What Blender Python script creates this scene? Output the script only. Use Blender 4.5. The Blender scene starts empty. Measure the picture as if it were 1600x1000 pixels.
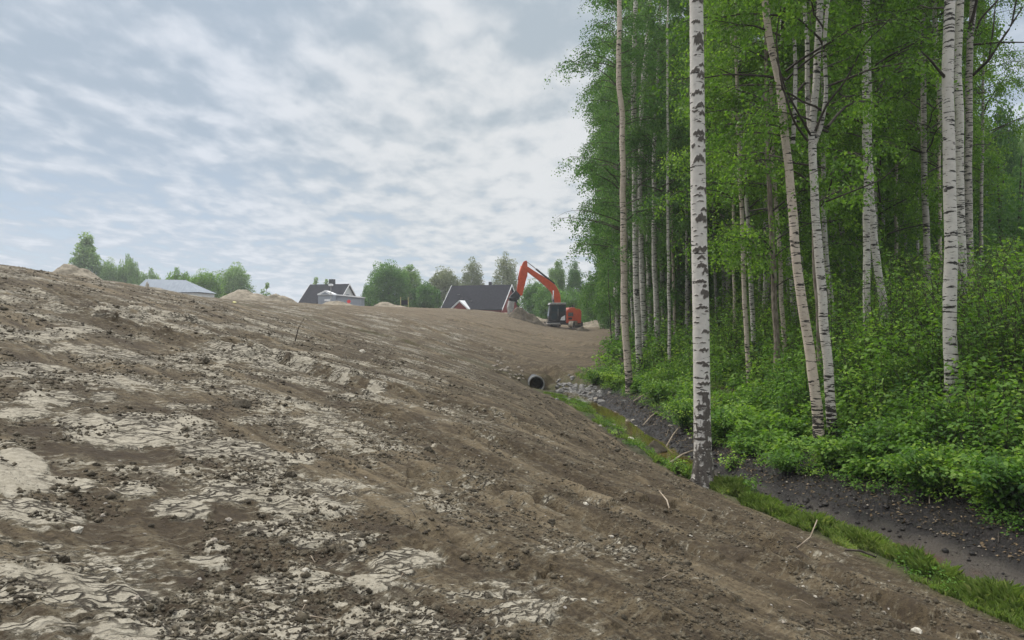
import bpy, math, random
import numpy as np
from mathutils import Vector, Matrix
R = math.radians
SC = bpy.context.scene
COL = SC.collection
random.seed(7)
RNG = np.random.default_rng(11)

# ------------------------------------------------------------------ camera, light, sky
CZ = 3.0                      # eye height above world zero; the stream lies near zero
FPX = 1155.0                  # focal length in pixels of the 1600 px wide photograph
cam = bpy.data.cameras.new('camera'); camo = bpy.data.objects.new('camera', cam); COL.objects.link(camo)
camo.location = (0, 0, CZ); camo.rotation_euler = (R(90), 0, 0)
cam.sensor_width = 36; cam.lens = 36*FPX/1600; cam.clip_start = 0.05; cam.clip_end = 6000
SC.camera = camo
SC.view_settings.view_transform = 'Standard'; SC.view_settings.look = 'None'
SC.view_settings.gamma = 1; SC.view_settings.exposure = 0.10

SUN_EL, SUN_AZ = 48, -55      # azimuth from +Y towards +X
sun = bpy.data.lights.new('sun', 'SUN'); suno = bpy.data.objects.new('sun', sun); COL.objects.link(suno)
sun.energy = 2.4; sun.angle = R(14); sun.color = (1.0, 0.95, 0.87)
_d = Vector((math.sin(R(SUN_AZ))*math.cos(R(SUN_EL)), math.cos(R(SUN_AZ))*math.cos(R(SUN_EL)), math.sin(R(SUN_EL))))
suno.rotation_euler = _d.to_track_quat('Z', 'Y').to_euler()

W = bpy.data.worlds.new('World'); SC.world = W; W.use_nodes = True
class NT:
    """small helper to write node trees"""
    def __init__(s, nt): s.nt = nt; nt.nodes.clear()
    def n(s, t, **k):
        nd = s.nt.nodes.new(t)
        for a, v in k.items():
            if a.startswith('i_'): nd.inputs[a[2:].replace('_', ' ')].default_value = v
            else: setattr(nd, a, v)
        return nd
    def l(s, a, b): s.nt.links.new(a, b)
    def val(s, sock, v):
        if isinstance(v, bpy.types.NodeSocket): s.l(v, sock)
        else: sock.default_value = v
    def math(s, op, a, b=0.0, c=0.0, clamp=False):
        nd = s.n('ShaderNodeMath', operation=op, use_clamp=clamp)
        s.val(nd.inputs[0], a); s.val(nd.inputs[1], b); s.val(nd.inputs[2], c); return nd.outputs[0]
    def mix(s, f, a, b, mode='MIX'):
        nd = s.n('ShaderNodeMix', data_type='RGBA', blend_type=mode)
        s.val(nd.inputs[0], f); s.val(nd.inputs[6], a if isinstance(a, bpy.types.NodeSocket) else (*a, 1)[:4])
        s.val(nd.inputs[7], b if isinstance(b, bpy.types.NodeSocket) else (*b, 1)[:4]); return nd.outputs[2]
    def sm(s, v, lo, hi, a=0.0, b=1.0):
        nd = s.n('ShaderNodeMapRange', interpolation_type='SMOOTHSTEP')
        s.val(nd.inputs[0], v); nd.inputs[1].default_value = lo; nd.inputs[2].default_value = hi
        nd.inputs[3].default_value = a; nd.inputs[4].default_value = b; return nd.outputs[0]
    def noise(s, vec, scale, detail=4, rough=.55, dist=0.0):
        nd = s.n('ShaderNodeTexNoise'); s.l(vec, nd.inputs['Vector'])
        nd.inputs['Scale'].default_value = scale; nd.inputs['Detail'].default_value = detail
        nd.inputs['Roughness'].default_value = rough; nd.inputs['Distortion'].default_value = dist
        return nd.outputs['Fac']
    def mapping(s, vec, scale=(1, 1, 1), rot=(0, 0, 0), loc=(0, 0, 0)):
        nd = s.n('ShaderNodeMapping'); s.l(vec, nd.inputs[0]); nd.inputs['Location'].default_value = loc
        nd.inputs['Rotation'].default_value = rot; nd.inputs['Scale'].default_value = scale; return nd.outputs[0]

t = NT(W.node_tree)
sky = t.n('ShaderNodeTexSky', sky_type='NISHITA', sun_disc=False, sun_elevation=R(SUN_EL), sun_rotation=R(SUN_AZ),
          air_density=1.0, dust_density=1.5, ozone_density=1.5)
tc = t.n('ShaderNodeTexCoord').outputs['Generated']
sx = t.n('ShaderNodeSeparateXYZ'); t.l(tc, sx.inputs[0])
zz = t.math('ADD', t.math('MAXIMUM', sx.outputs[2], 0.0), 0.13)
cx = t.math('DIVIDE', sx.outputs[0], zz); cy = t.math('DIVIDE', sx.outputs[1], zz)
cv = t.n('ShaderNodeCombineXYZ'); t.l(cx, cv.inputs[0]); t.l(cy, cv.inputs[1])
big = t.noise(t.mapping(cv.outputs[0], (1.0, .85, 1), (0, 0, .5), (3.1, 1.7, 0)), 0.75, 5, .55, .4)
puff = t.noise(t.mapping(cv.outputs[0], (1.0, .72, 1), (0, 0, -.45), (7.3, 2.2, 0)), 4.6, 6, .5, .2)
puf2 = t.noise(t.mapping(cv.outputs[0], (1.0, .6, 1), (0, 0, .35), (1.3, 5.2, 0)), 11, 5, .5, .2)
puff = t.math('ADD', t.math('MULTIPLY', puff, .62), t.math('MULTIPLY', puf2, .38))
comb = t.math('ADD', t.math('MULTIPLY', big, .34), t.math('MULTIPLY', puff, .76))
# darker top, brighter band in the middle, a blue gap low down
band = t.sm(sx.outputs[2], .02, .11, -0.02, 0.0)
hi = t.sm(sx.outputs[2], .20, .42, 0.0, -.05)
comb = t.math('ADD', comb, t.math('ADD', band, hi))
# sun-side glow behind the clouds near the edge of the wood
gd = t.n('ShaderNodeVectorMath', operation='DOT_PRODUCT'); t.l(tc, gd.inputs[0])
_g = Vector((.05, 1, .17)).normalized(); gd.inputs[1].default_value = _g
glow = t.sm(gd.outputs['Value'], .90, 1.0)
comb = t.math('ADD', comb, t.math('MULTIPLY', glow, .05))
lit = t.sm(comb, .46, .68)
ccol = t.mix(lit, (4.0, 4.8, 5.75), (6.8, 7.25, 7.95))
cloudcol = t.mix(t.math('MULTIPLY', glow, .55), ccol, (1.06, 1.0, .88, 1), 'MULTIPLY')
gap = t.math('MULTIPLY', t.sm(comb, .60, .44), t.sm(sx.outputs[2], .26, .04))
skyb = t.mix(1.0, sky.outputs[0], (1.15, 1.15, 1.2, 1), 'MULTIPLY')
gapc = t.mix(.35, (4.3, 5.7, 7.4), skyb)
fin = t.mix(t.math('MULTIPLY', gap, .65), cloudcol, gapc)
# sky above the view brightened, as added light on ground and woods
fin = t.mix(t.sm(sx.outputs[2], .43, .75), fin, t.mix(.9, skyb, (24.0, 24.3, 24.6)))
below = t.sm(sx.outputs[2], -.02, .0)
fin = t.mix(below, (1.2, 1.1, .9), fin)
bg = t.n('ShaderNodeBackground'); t.l(fin, bg.inputs[0]); bg.inputs[1].default_value = 0.1
wo = t.n('ShaderNodeOutputWorld'); t.l(bg.outputs[0], wo.inputs[0])

# ------------------------------------------------------------------ helpers
def P(px, py, Y): return Vector(((px-800)/FPX*Y, Y, CZ-(py-500)/FPX*Y))
_perm = np.random.default_rng(5).permutation(512).astype(np.int32)
_ga = np.random.default_rng(6).uniform(0, 2*np.pi, 512); _gx, _gy = np.cos(_ga), np.sin(_ga)
def pn(x, y, s=0):
    x = np.asarray(x, float); y = np.asarray(y, float)
    xi = np.floor(x).astype(np.int64); yi = np.floor(y).astype(np.int64); xf = x-xi; yf = y-yi
    u = xf*xf*xf*(xf*(xf*6-15)+10); v = yf*yf*yf*(yf*(yf*6-15)+10)
    def g(i, j, a, b):
        h = _perm[(_perm[(i+s*37) & 511]+j) & 511]; return _gx[h]*a+_gy[h]*b
    n00 = g(xi, yi, xf, yf); n10 = g(xi+1, yi, xf-1, yf); n01 = g(xi, yi+1, xf, yf-1); n11 = g(xi+1, yi+1, xf-1, yf-1)
    a = n00+u*(n10-n00); b = n01+u*(n11-n01); return (a+v*(b-a))*1.5
def fbm(x, y, o=4, s=0, g=.5):
    r = 0; a = 1; t_ = 0
    for k in range(o):
        r = r+a*pn(x*2**k, y*2**k, s+k); t_ += a; a *= g
    return r/t_
def ss(x, a, b):
    q = np.clip((x-a)/(b-a), 0, 1); return q*q*(3-2*q)

# ------------------------------------------------------------------ terrain
CRK = np.array([(-20, 12), (0, 8.6), (5, 6.4), (8.2, 5.1), (9.5, 4.75), (11.5, 4.05), (13.5, 3.55), (16.3, 3.25), (19, 3.15), (22, 3.05), (25.5, 2.75), (29, 2.3), (31.5, 1.5), (34, .9), (60, 0)], float)
FOOT = np.array([(-20, 8.5), (0, 5.2), (6.2, 4.3), (8.5, 3.72), (11.5, 2.92), (14, 2.42), (17.8, 2.15), (21.9, 1.75), (25, 1.2), (27.3, .85), (31, .55), (34, .3), (60, 0)], float)
def crk(Y): return np.interp(Y, CRK[:, 0], CRK[:, 1])
def foot(Y): return np.interp(Y, FOOT[:, 0], FOOT[:, 1])
def rows():
    L0 = [(-140, 1.9), (-25, 1.85), (-18, 2.05), (-14, 1.74), (-10, .9), (-6, -.1), (0, -1.6)]
    def right(Y):
        c = crk(Y); return [(c-.1, -2.74), (c+.9, -2.68), (c+1.7, -2.35), (c+3.4, -1.85), (c+6, -1.25), (c+10, -.75), (c+20, -.35), (c+120, .3)]
    out = []
    for Y in (-30, 0, 6, 11.5, 15):
        out.append((Y, L0+[(foot(Y), -2.66)]+right(Y)))
    out.append((20, [(-140, 1.8), (-18, 1.8), (-14, 1.6), (-10, .75), (-6, -.15), (-3, -.95), (0, -1.9), (foot(20), -2.66)]+right(20)))
    out.append((27, [(-140, 1.6), (-16, 1.55), (-14, 1.37), (-10, .5), (-6, -.45), (-3, -1.25), (0, -2.28), (foot(27), -2.66)]+right(27)))
    out.append((31, [(-140, 1.4), (-18, 1.3), (-14, 1.15), (-10, .4), (-6, -.55), (-3, -1.35), (-.2, -2.35), (.55, -2.72), (1.0, -2.8), (1.8, -2.74), (3.2, -2.5), (5, -1.95), (8, -1.3), (14, -.8), (120, .3)]))
    out.append((33.4, [(-140, 1.35), (-18, 1.25), (-14, 1.1), (-10, .35), (-6, -.55), (-3, -1.3), (0, -2.1), (1.2, -2.2), (3, -2.15), (5, -1.8), (8, -1.25), (14, -.8), (120, .3)]))
    out.append((38, [(-140, 1.3), (-18, 1.2), (-14, 1.05), (-8, .2), (-4, -.85), (-1, -1.7), (1, -2.12), (3, -2.1), (5, -1.8), (8, -1.2), (14, -.6), (120, .3)]))
    out.append((45, [(-140, 1.2), (-30, 1.15), (-14, 1.15), (-8, .4), (-4, -.6), (0, -1.55), (2, -1.95), (4, -1.95), (7, -1.55), (12, -.9), (120, .2)]))
    out.append((60, [(-140, 1.2), (-40, 1.3), (-16, 1.3), (-10, .95), (-5, .25), (0, -.8), (4, -1.45), (8, -1.5), (13, -1.0), (120, .2)]))
    out.append((80, [(-140, 1.1), (-15, 1.45), (-5, 1.2), (-.5, .8), (2, 0), (4, -.85), (9, -1.1), (14, -.8), (120, 0)]))
    out.append((96, [(-140, 1.3), (-5, 1.2), (1, .7), (5, 0), (10, -.7), (16, -.7), (120, 0)]))
    out.append((118, [(-140, .1), (0, 0), (120, 0)]))
    out.append((300, [(-140, 0), (120, 0)]))
    return out
GS = .5; GX0, GX1, GY0, GY1 = -140, 140, -30, 300
_gxs = np.arange(GX0, GX1+GS, GS); _gys = np.arange(GY0, GY1+GS, GS)
_rw = rows(); _rz = np.array([np.interp(_gxs, [p[0] for p in r[1]], [p[1] for p in r[1]]) for r in _rw]); _ry = np.array([r[0] for r in _rw])
_G = np.array([np.interp(_gys, _ry, _rz[:, i]) for i in range(len(_gxs))]).T
def _blur(A, n):
    for _ in range(n):
        A = np.pad(A, 1, mode='edge'); A = (A[:-2, 1:-1]+2*A[1:-1, 1:-1]+A[2:, 1:-1])/4
        A = np.pad(A, 1, mode='edge'); A = (A[1:-1, :-2]+2*A[1:-1, 1:-1]+A[1:-1, 2:])/4
    return A
_Gf = _blur(_G, 3); _Gw = _blur(_G, 14)
_yy = _gys[:, None]; _far = ss(_yy+0*_gxs[None], 34, 50)
_left = ss(-_gxs[None]+0*_yy, 0, 5)
_bl = np.maximum(_far, _left); _G = _Gf*(1-_bl)+_Gw*_bl
def Hb(X, Y):
    X = np.asarray(X, float); Y = np.asarray(Y, float)
    fx = np.clip((X-GX0)/GS, 0, len(_gxs)-1.001); fy = np.clip((Y-GY0)/GS, 0, len(_gys)-1.001)
    i = fx.astype(int); j = fy.astype(int); u = fx-i; v = fy-j
    z = (_G[j, i]*(1-u)+_G[j, i+1]*u)*(1-v)+(_G[j+1, i]*(1-u)+_G[j+1, i+1]*u)*v
    d = X-crk(Y); near = 1-ss(Y, 29, 31.5)
    z = z-(.17+.12*ss(Y, 12.5, 14.5))*np.exp(-((d+.05)/.55)**2)*near
    # the pipe mouth is cut into the fill
    z = z-.5*np.exp(-((X-1.25)/.62)**2)*(ss(Y, 28.0, 30.0)-ss(Y, 31.9, 32.15))
    return z+CZ
def ghit(px, py, y0=1.2, y1=140):
    Ys = np.exp(np.linspace(math.log(y0), math.log(y1), 2500))
    X = (px-800)/FPX*Ys; Z = CZ-(py-500)/FPX*Ys; dd = Z-Hb(X, Ys)
    k = np.argmax(dd < 0)
    if dd[k] >= 0: k = np.argmin(dd)
    return Vector((X[k], Ys[k], float(Hb(X[k], Ys[k]))))

# crust patches: pixel centre, half width, half height, density
PATCH = [(225,670,100,22,1),(150,655,60,9,.8),(20,722,50,26,1.2),(70,752,80,14,.9),(20,768,25,9,1),(60,800,75,22,.8),(350,702,70,16,.9),
 (440,716,60,9,.9),(285,790,46,15,1),(212,762,30,11,.9),(365,770,66,15,.7),(480,790,70,18,.75),(430,822,60,12,.7),(110,930,150,20,1),
 (270,985,120,26,1),(60,985,70,12,.7),(430,960,60,28,.9),(470,902,80,16,.75),(610,965,80,30,1),(640,878,50,18,.85),(790,925,60,16,.4),(860,945,40,8,.35),
 (60,526,60,8,.9),(120,517,45,4,.8),(40,580,70,14,.8),(75,622,50,10,.7),(162,622,20,8,.8),(195,484,60,4,.7),(225,496,60,5,.7),(360,556,70,8,.8),
 (440,556,50,6,.8),(450,572,50,7,.7),(540,590,50,5,.6),(330,870,35,10,.7),(200,890,45,9,.5),(340,850,20,10,.8),(560,840,40,10,.6),(700,790,40,10,.4),
 (820,960,60,20,.6),(900,860,60,10,.35),(560,620,40,5,.6),(585,610,17,6,1.1),(130,545,60,6,.5),(20,640,50,9,.7),(300,640,40,7,.5),(520,760,60,14,.45),
 (620,700,70,8,.35),(700,660,70,5,.3),(420,660,60,8,.45),(20,850,60,8,.35),(60,880,80,7,.3),(700,985,60,14,.7),(240,560,90,7,.45),(150,590,90,6,.45),
 (330,600,80,7,.4),(470,640,70,7,.45),(60,905,110,8,.8),(500,840,60,10,.6),(570,905,60,12,.7)]
RUTS = [([(60,452),(160,474),(300,505),(420,528)],.16),([(105,478),(200,500),(300,528),(420,560),(520,592)],.22),([(110,490),(270,524),(440,566),(590,612)],.12),
 ([(620,500),(760,545),(900,600)],.12),([(560,510),(700,560),(820,602)],.10),([(640,505),(800,552),(890,585)],.10),([(560,640),(760,690),(930,745),(1040,790)],.16),
 ([(620,612),(800,655),(960,712)],.12),([(640,740),(820,780),(1000,850),(1180,930)],.12),([(900,740),(1100,815),(1300,905),(1460,990)],.14),
 ([(960,790),(1150,870),(1320,950)],.12),([(1000,745),(1200,835),(1400,935)],.10),([(1050,790),(1250,872),(1420,965)],.09),([(640,820),(850,890),(1000,975)],.10),
 ([(480,500),(600,525),(720,565)],.10),([(240,520),(400,545),(560,590),(700,640)],.10),([(700,500),(850,525),(940,540)],.14),([(720,515),(860,545),(930,560)],.10),
 ([(660,530),(780,560),(880,590)],.12),([(1060,850),(1180,905),(1260,960)],.10),([(700,700),(900,770),(1080,860)],.11)]
RW = [([ghit(*p) for p in pl], w) for pl, w in RUTS]

na = 1150
ang = np.concatenate([np.linspace(R(-120), R(-40), 60, endpoint=False), np.linspace(R(-40), R(40), na), np.linspace(R(40), R(120), 60)[1:]])
rr = np.concatenate([np.linspace(.3, 1.8, 16, endpoint=False), np.exp(np.linspace(math.log(1.8), math.log(140), 1180)), np.exp(np.linspace(math.log(146), math.log(590), 20))])
AA, RR = np.meshgrid(ang, rr)
X = (np.sin(AA)*RR).ravel(); Y = (np.cos(AA)*RR).ravel(); N = len(X)
Z = Hb(X, Y)
fr = RR.ravel()
D = X-foot(Y)                       # negative on the bare slope
DC = X-crk(Y)
wood = ss(DC, 1.0, 2.2)*(1-ss(Y, 26, 31))
edge2 = np.interp(Y, [26, 31, 36, 45, 60, 80, 110], [3.6, 3.4, 4.3, 5.8, 7.9, 12.0, 18.])
wood = np.maximum(wood, ss(X-edge2+.35*fbm(X*.7, Y*.5, 3, 70), -.3, .5)*ss(Y, 24, 30))
bare = (1-ss(D, -.15, .25))*(1-ss(Y, 30, 33)); bare = np.maximum(bare, ss(Y, 30, 33)*(1-wood))
fade = np.exp(-fr/60.)
sA = fbm(D*3.2, Y*.16, 4, 11); sA2 = fbm(D*9, Y*.5, 3, 15)
ua, ub = X*.66+Y*.75, X*.75-Y*.66
sB = fbm(ua*1.6, ub*.13, 4, 21); sB2 = fbm(ua*6, ub*.6, 3, 25)
uc, ud = X*.35+Y*.94, X*.94-Y*.35
sC = fbm(ua*1.0+uc*.4, ud*.12, 4, 31)
wA = ss(D, -2.6, -.7)*(1-ss(Y, 26, 34)); wF = ss(Y, 30, 40)
st = sA*wA+sB*(1-wA)*(1-wF)+sC*wF*(1-wA); st2 = sA2*wA+sB2*(1-wA)
Z += bare*(st*.055+st2*.026)
Z += bare*fbm(X*.5, Y*.5, 3, 41)*.06
lump = fbm(X*3.1, Y*3.1, 4, 51, .6); rough = ss(fbm(X*.6, Y*.6, 3, 57), -.25, .35)
Z += bare*(np.maximum(lump, -.2)*.034*(.35+rough))*fade
fine = fbm(ub*17, ua*6, 3, 61, .7)
# crust patches
cr = np.zeros(N)
for (px, py, hw, hh, dn) in PATCH:
    c = ghit(px, py); e = ghit(px+hw, py); a_ = ghit(px, max(py-hh, 425)); b_ = ghit(px, min(py+hh, 1060))
    m00, m10 = e.x-c.x, e.y-c.y; m01, m11 = (a_.x-b_.x)/2, (a_.y-b_.y)/2; det = m00*m11-m01*m10
    cx_, cy_ = c.x, c.y; dx = X-cx_; dy = Y-cy_; u_ = (dx*m11-dy*m01)/det; v_ = (-dx*m10+dy*m00)/det; q = u_**2+v_**2
    cr = np.maximum(cr, dn*(1-ss(np.sqrt(q), .55, 1.5)))
leftz = (1-ss(X, -3.0, 1.2))
cr = np.maximum(cr, leftz*ss(fbm(ua*.55, ub*.8, 4, 71)+.35*fbm(ua*1.1, ub*.2, 3, 73), -.2, .4)*.56*(1-ss(fr, 40, 60)))
cr = np.maximum(cr, ss(fbm(X*1.4, Y*.8, 3, 75), .2, .6)*.4*ss(-X, -6, 0)*(1-ss(fr, 10, 20)))
cr = cr*bare
cm = ss(cr+fine*.35+lump*.3, .30, .44)
Z += fine*.011*bare*(1-cm)*np.exp(-fr/20)
Z += cm*.014-cm*bare*np.maximum(lump, -.2)*.024*fade
for pts, w in RW:
    for a, b in zip(pts[:-1], pts[1:]):
        m = np.nonzero((X > min(a.x, b.x)-1) & (X < max(a.x, b.x)+1) & (Y > min(a.y, b.y)-1) & (Y < max(a.y, b.y)+1))[0]
        if not len(m): continue
        vx, vy = b.x-a.x, b.y-a.y; L2 = vx*vx+vy*vy+1e-9
        tt = ((X[m]-a.x)*vx+(Y[m]-a.y)*vy)/L2; tc_ = np.clip(tt, 0, 1)
        off = .12*pn(X[m]*1.3, Y[m]*1.3, 90)
        dd = np.hypot(X[m]-a.x-tc_*vx, Y[m]-a.y-tc_*vy)+off*.5
        wv = w*(1+.25*np.sqrt(Y[m])/3)
        g = np.exp(-(dd/wv)**2); be = np.exp(-((dd-2.1*wv)/wv)**2)
        k = (.6+.6*pn(X[m]*.8, Y[m]*.8, 91))*(tt > -.02)*(tt < 1.02)
        Z[m] += (-.085*g+.05*be)*k*(w/.12)**.5*(1+Y[m]/28)
# mud and banks
mudb = np.clip(ss(DC, -.35, .1)*(1-ss(DC, 1.4+.4*fbm(Y*.8, X*0, 2, 80), 2.0)), 0, 1)*(1-ss(Y, 27, 30))
Z += mudb*ss(DC, .25, .7)*(fbm(X*3, Y*3, 4, 81, .65)*.11+np.abs(fbm(X*9, Y*9, 3, 85))*.05)
Z += (1-bare)*(1-mudb)*fbm(X*2, Y*2, 4, 83, .6)*.06*(fr < 200)
bedm = (1-ss(np.abs(DC+.1), .7, 1.1))*ss(Y, 12.8, 14)*(1-ss(Y, 28, 29.5)); Z += bedm*(fbm(X*2.6, Y*2.6, 4, 93, .6)*.17+.015); mudb = np.maximum(mudb, bedm*.85)
tan = ss(Y, 24, 60)*.75+.25*ss(st, .1, .5)
tan = np.maximum(tan, ss(Y, 84, 92))
grassy = np.clip(ss(D, -.12, .2)*(1-ss(DC, -.55, -.1)), 0, 1)*(1-ss(Y, 26, 29))
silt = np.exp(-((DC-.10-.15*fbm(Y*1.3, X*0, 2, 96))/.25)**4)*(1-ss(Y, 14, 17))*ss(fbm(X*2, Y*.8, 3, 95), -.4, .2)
rust = np.exp(-((DC+.12)/.16)**2)*ss(fbm(X*1.5, Y*.9, 3, 88), .0, .3)*(Y < 20)
nr, nc = RR.shape
idx = np.arange(N).reshape(nr, nc)
# ring quads, plus a central fan
q = np.stack([idx[:-1, :-1], idx[:-1, 1:], idx[1:, 1:], idx[1:, :-1]], -1).reshape(-1, 4)
def fastmesh(name, V, F, smooth=False):
    """V (n,3); F (m,k) all the same k"""
    me = bpy.data.meshes.new(name); V = np.asarray(V, np.float32); F = np.asarray(F, np.int32)
    me.vertices.add(len(V)); me.vertices.foreach_set('co', V.ravel())
    k = F.shape[1]; me.loops.add(F.size); me.loops.foreach_set('vertex_index', F.ravel())
    me.polygons.add(len(F)); me.polygons.foreach_set('loop_start', np.arange(0, F.size, k, dtype=np.int32))
    me.polygons.foreach_set('loop_total', np.full(len(F), k, np.int32))
    if smooth: me.polygons.foreach_set('use_smooth', np.ones(len(F), bool))
    me.update(calc_edges=True); return me
def attr(me, name, v):
    a = me.attributes.new(name, 'FLOAT', 'POINT'); a.data.foreach_set('value', np.asarray(v, np.float32))
def vcol(me, name, a, b, c):
    at = me.attributes.new(name, 'FLOAT_COLOR', 'POINT')
    at.data.foreach_set('color', np.stack([a, b, c, np.ones_like(a)], -1).astype(np.float32).ravel())
gm = fastmesh('ground', np.stack([X, Y, Z], -1), q[:, ::-1], True)
vcol(gm, 'ca', cr, np.maximum(mudb, 0), tan*bare)
vcol(gm, 'cb', wood, grassy, rust)
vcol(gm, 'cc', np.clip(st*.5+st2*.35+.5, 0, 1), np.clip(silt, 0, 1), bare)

# terrain sampler with everything on it, for placing things
_Zg = Z.reshape(nr, nc)
def Hn(x, y):
    x = np.asarray(x, float); y = np.asarray(y, float)
    a = np.arctan2(x, y); r = np.hypot(x, y)
    fi = np.interp(a, ang, np.arange(nc)); fj = np.interp(r, rr, np.arange(nr))
    i = np.clip(fi.astype(int), 0, nc-2); j = np.clip(fj.astype(int), 0, nr-2); u = fi-i; v = fj-j
    return (_Zg[j, i]*(1-u)+_Zg[j, i+1]*u)*(1-v)+(_Zg[j+1, i]*(1-u)+_Zg[j+1, i+1]*u)*v

# ------------------------------------------------------------------ materials
def mat(name):
    m = bpy.data.materials.new(name); m.use_nodes = True; return m, NT(m.node_tree)
def finish(m, t, col, rough=.85, bump=None, strength=.4, dist=.02, spec=.3, metal=0):
    b = t.n('ShaderNodeBsdfPrincipled'); t.val(b.inputs['Base Color'], col if isinstance(col, bpy.types.NodeSocket) else (*col, 1))
    t.val(b.inputs['Roughness'], rough); t.val(b.inputs['Specular IOR Level'], spec); b.inputs['Metallic'].default_value = metal
    if bump is not None:
        bn = t.n('ShaderNodeBump'); bn.inputs['Strength'].default_value = strength; bn.inputs['Distance'].default_value = dist
        t.l(bump, bn.inputs['Height']); t.l(bn.outputs[0], b.inputs['Normal'])
    o = t.n('ShaderNodeOutputMaterial'); t.l(b.outputs[0], o.inputs[0]); return m
def A(t, name):
    nd = t.n('ShaderNodeAttribute', attribute_name=name); s = t.n('ShaderNodeSeparateColor'); t.l(nd.outputs['Color'], s.inputs[0]); return s.outputs

m_ground, t = mat('earth')
oc = t.n('ShaderNodeTexCoord').outputs['Object']
ca, cb, cc = A(t, 'ca'), A(t, 'cb'), A(t, 'cc')
n1 = t.noise(oc, 3.0, 8, .65); n2 = t.noise(oc, 22, 6, .7); n3 = t.noise(oc, 90, 3, .7); n0 = t.noise(oc, .5, 4, .5)
soil = t.mix(t.sm(n2, .35, .68), (.040, .032, .020), (.128, .107, .070))
soil = t.mix(t.sm(n1, .45, .7, 0, .6), soil, (.160, .136, .092))
soil = t.mix(t.sm(cc[0], .5, .75, 0, .7), soil, (.205, .176, .122))
soil = t.mix(t.sm(n0, .45, .62, 0, .35), soil, (.070, .056, .034))
tanc = t.mix(t.sm(n2, .3, .7), (.125, .103, .070), (.225, .191, .134))
soil = t.mix(t.math('MULTIPLY', ca[2], t.sm(n1, .2, .6, .45, 1.0)), soil, tanc)
soil = t.mix(t.sm(cc[0], .42, .22, 0, .6), soil, (.058, .046, .030))
an = t.noise(t.mapping(t.mapping(oc, (1, 1, 1), (0, 0, R(41))), (.22, 2.4, 1)), 1.0, 6, .62)
an2 = t.noise(t.mapping(t.mapping(oc, (1, 1, 1), (0, 0, R(36))), (.6, 7, 1)), 1.0, 4, .6)
an3 = t.noise(t.mapping(t.mapping(oc, (1, 1, 1), (0, 0, R(41))), (22, 5.5, 1)), 1.0, 6, .66, .3)
soil = t.mix(t.math('MULTIPLY', t.sm(an, .56, .68), .55), soil, (.235, .204, .145))
soil = t.mix(t.math('MULTIPLY', t.sm(an, .47, .36), .55), soil, (.052, .041, .026))
soil = t.mix(t.math('MULTIPLY', t.sm(an2, .46, .34), .6), soil, (.046, .036, .023))
# dark crumbs
vo = t.n('ShaderNodeTexVoronoi', feature='F1'); t.l(oc, vo.inputs['Vector']); vo.inputs['Scale'].default_value = 34
crumb = t.math('MULTIPLY', t.sm(vo.outputs['Distance'], .32, .16), t.sm(n1, .42, .6))
soil = t.mix(t.math('MULTIPLY', crumb, .6), soil, (.055, .042, .032))
soil = t.mix(1.0, soil, (.80, .722, .635, 1), 'MULTIPLY')
soil = t.mix(t.math('MULTIPLY', t.sm(n1, .52, .36), t.sm(n0, .4, .6, .2, .75)), soil, (.036, .026, .017))
# dried silt crust with cracks
wv = t.n('ShaderNodeVectorMath', operation='ADD'); t.l(oc, wv.inputs[0])
nz = t.n('ShaderNodeTexNoise'); t.l(oc, nz.inputs['Vector']); nz.inputs['Scale'].default_value = 5; nz.inputs['Detail'].default_value = 5
sc_ = t.n('ShaderNodeVectorMath', operation='SCALE'); t.l(nz.outputs['Color'], sc_.inputs[0]); sc_.inputs['Scale'].default_value = .22
t.l(sc_.outputs[0], wv.inputs[1])
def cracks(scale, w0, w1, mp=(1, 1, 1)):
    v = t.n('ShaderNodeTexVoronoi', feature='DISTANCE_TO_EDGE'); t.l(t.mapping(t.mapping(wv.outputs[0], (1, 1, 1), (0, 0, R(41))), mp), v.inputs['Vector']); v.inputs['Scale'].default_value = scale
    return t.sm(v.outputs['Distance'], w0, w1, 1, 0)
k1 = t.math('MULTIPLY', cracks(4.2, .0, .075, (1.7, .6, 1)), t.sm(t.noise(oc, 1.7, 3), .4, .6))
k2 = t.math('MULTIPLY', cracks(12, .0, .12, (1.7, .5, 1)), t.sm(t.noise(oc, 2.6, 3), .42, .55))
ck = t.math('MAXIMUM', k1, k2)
fld = t.math('ADD', ca[0], t.math('ADD', t.math('MULTIPLY', t.math('SUBTRACT', n1, .5), 1.15), t.math('ADD', t.math('MULTIPLY', t.math('SUBTRACT', n2, .5), .9), t.math('ADD', t.math('MULTIPLY', t.math('SUBTRACT', an3, .5), 2.1), t.math('MULTIPLY', t.math('SUBTRACT', an2, .5), .5)))))
soil = t.mix(t.sm(fld, .05, .40, 0, .38), soil, (.22, .198, .145))
crm = t.sm(fld, .32, .48)
crm = t.math('MULTIPLY', crm, t.math('SUBTRACT', 1.0, ck))
crc = t.mix(t.sm(n2, .3, .7), (.225, .2, .153), (.335, .304, .242))
crc = t.mix(t.sm(n1, .5, .68, 0, .5), crc, (.19, .168, .122))
crc = t.mix(t.sm(n3, .56, .68, 0, .55), crc, (.155, .132, .092))
col = t.mix(crm, soil, crc)
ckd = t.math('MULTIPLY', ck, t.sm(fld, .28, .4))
col = t.mix(t.math('MULTIPLY', ckd, .8), col, (.036, .028, .02))  # cracks down to dark soil, with shade of the gaps painted in too
# pale pebbles
vp = t.n('ShaderNodeTexVoronoi', feature='F1'); t.l(oc, vp.inputs['Vector']); vp.inputs['Scale'].default_value = 9
peb = t.math('MULTIPLY', t.sm(vp.outputs['Distance'], .13, .10), t.sm(t.noise(oc, 7, 2), .55, .6))
peb = t.math('MULTIPLY', peb, cc[2])
col = t.mix(t.math('MULTIPLY', peb, .8), col, (.36, .33, .29))
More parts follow.
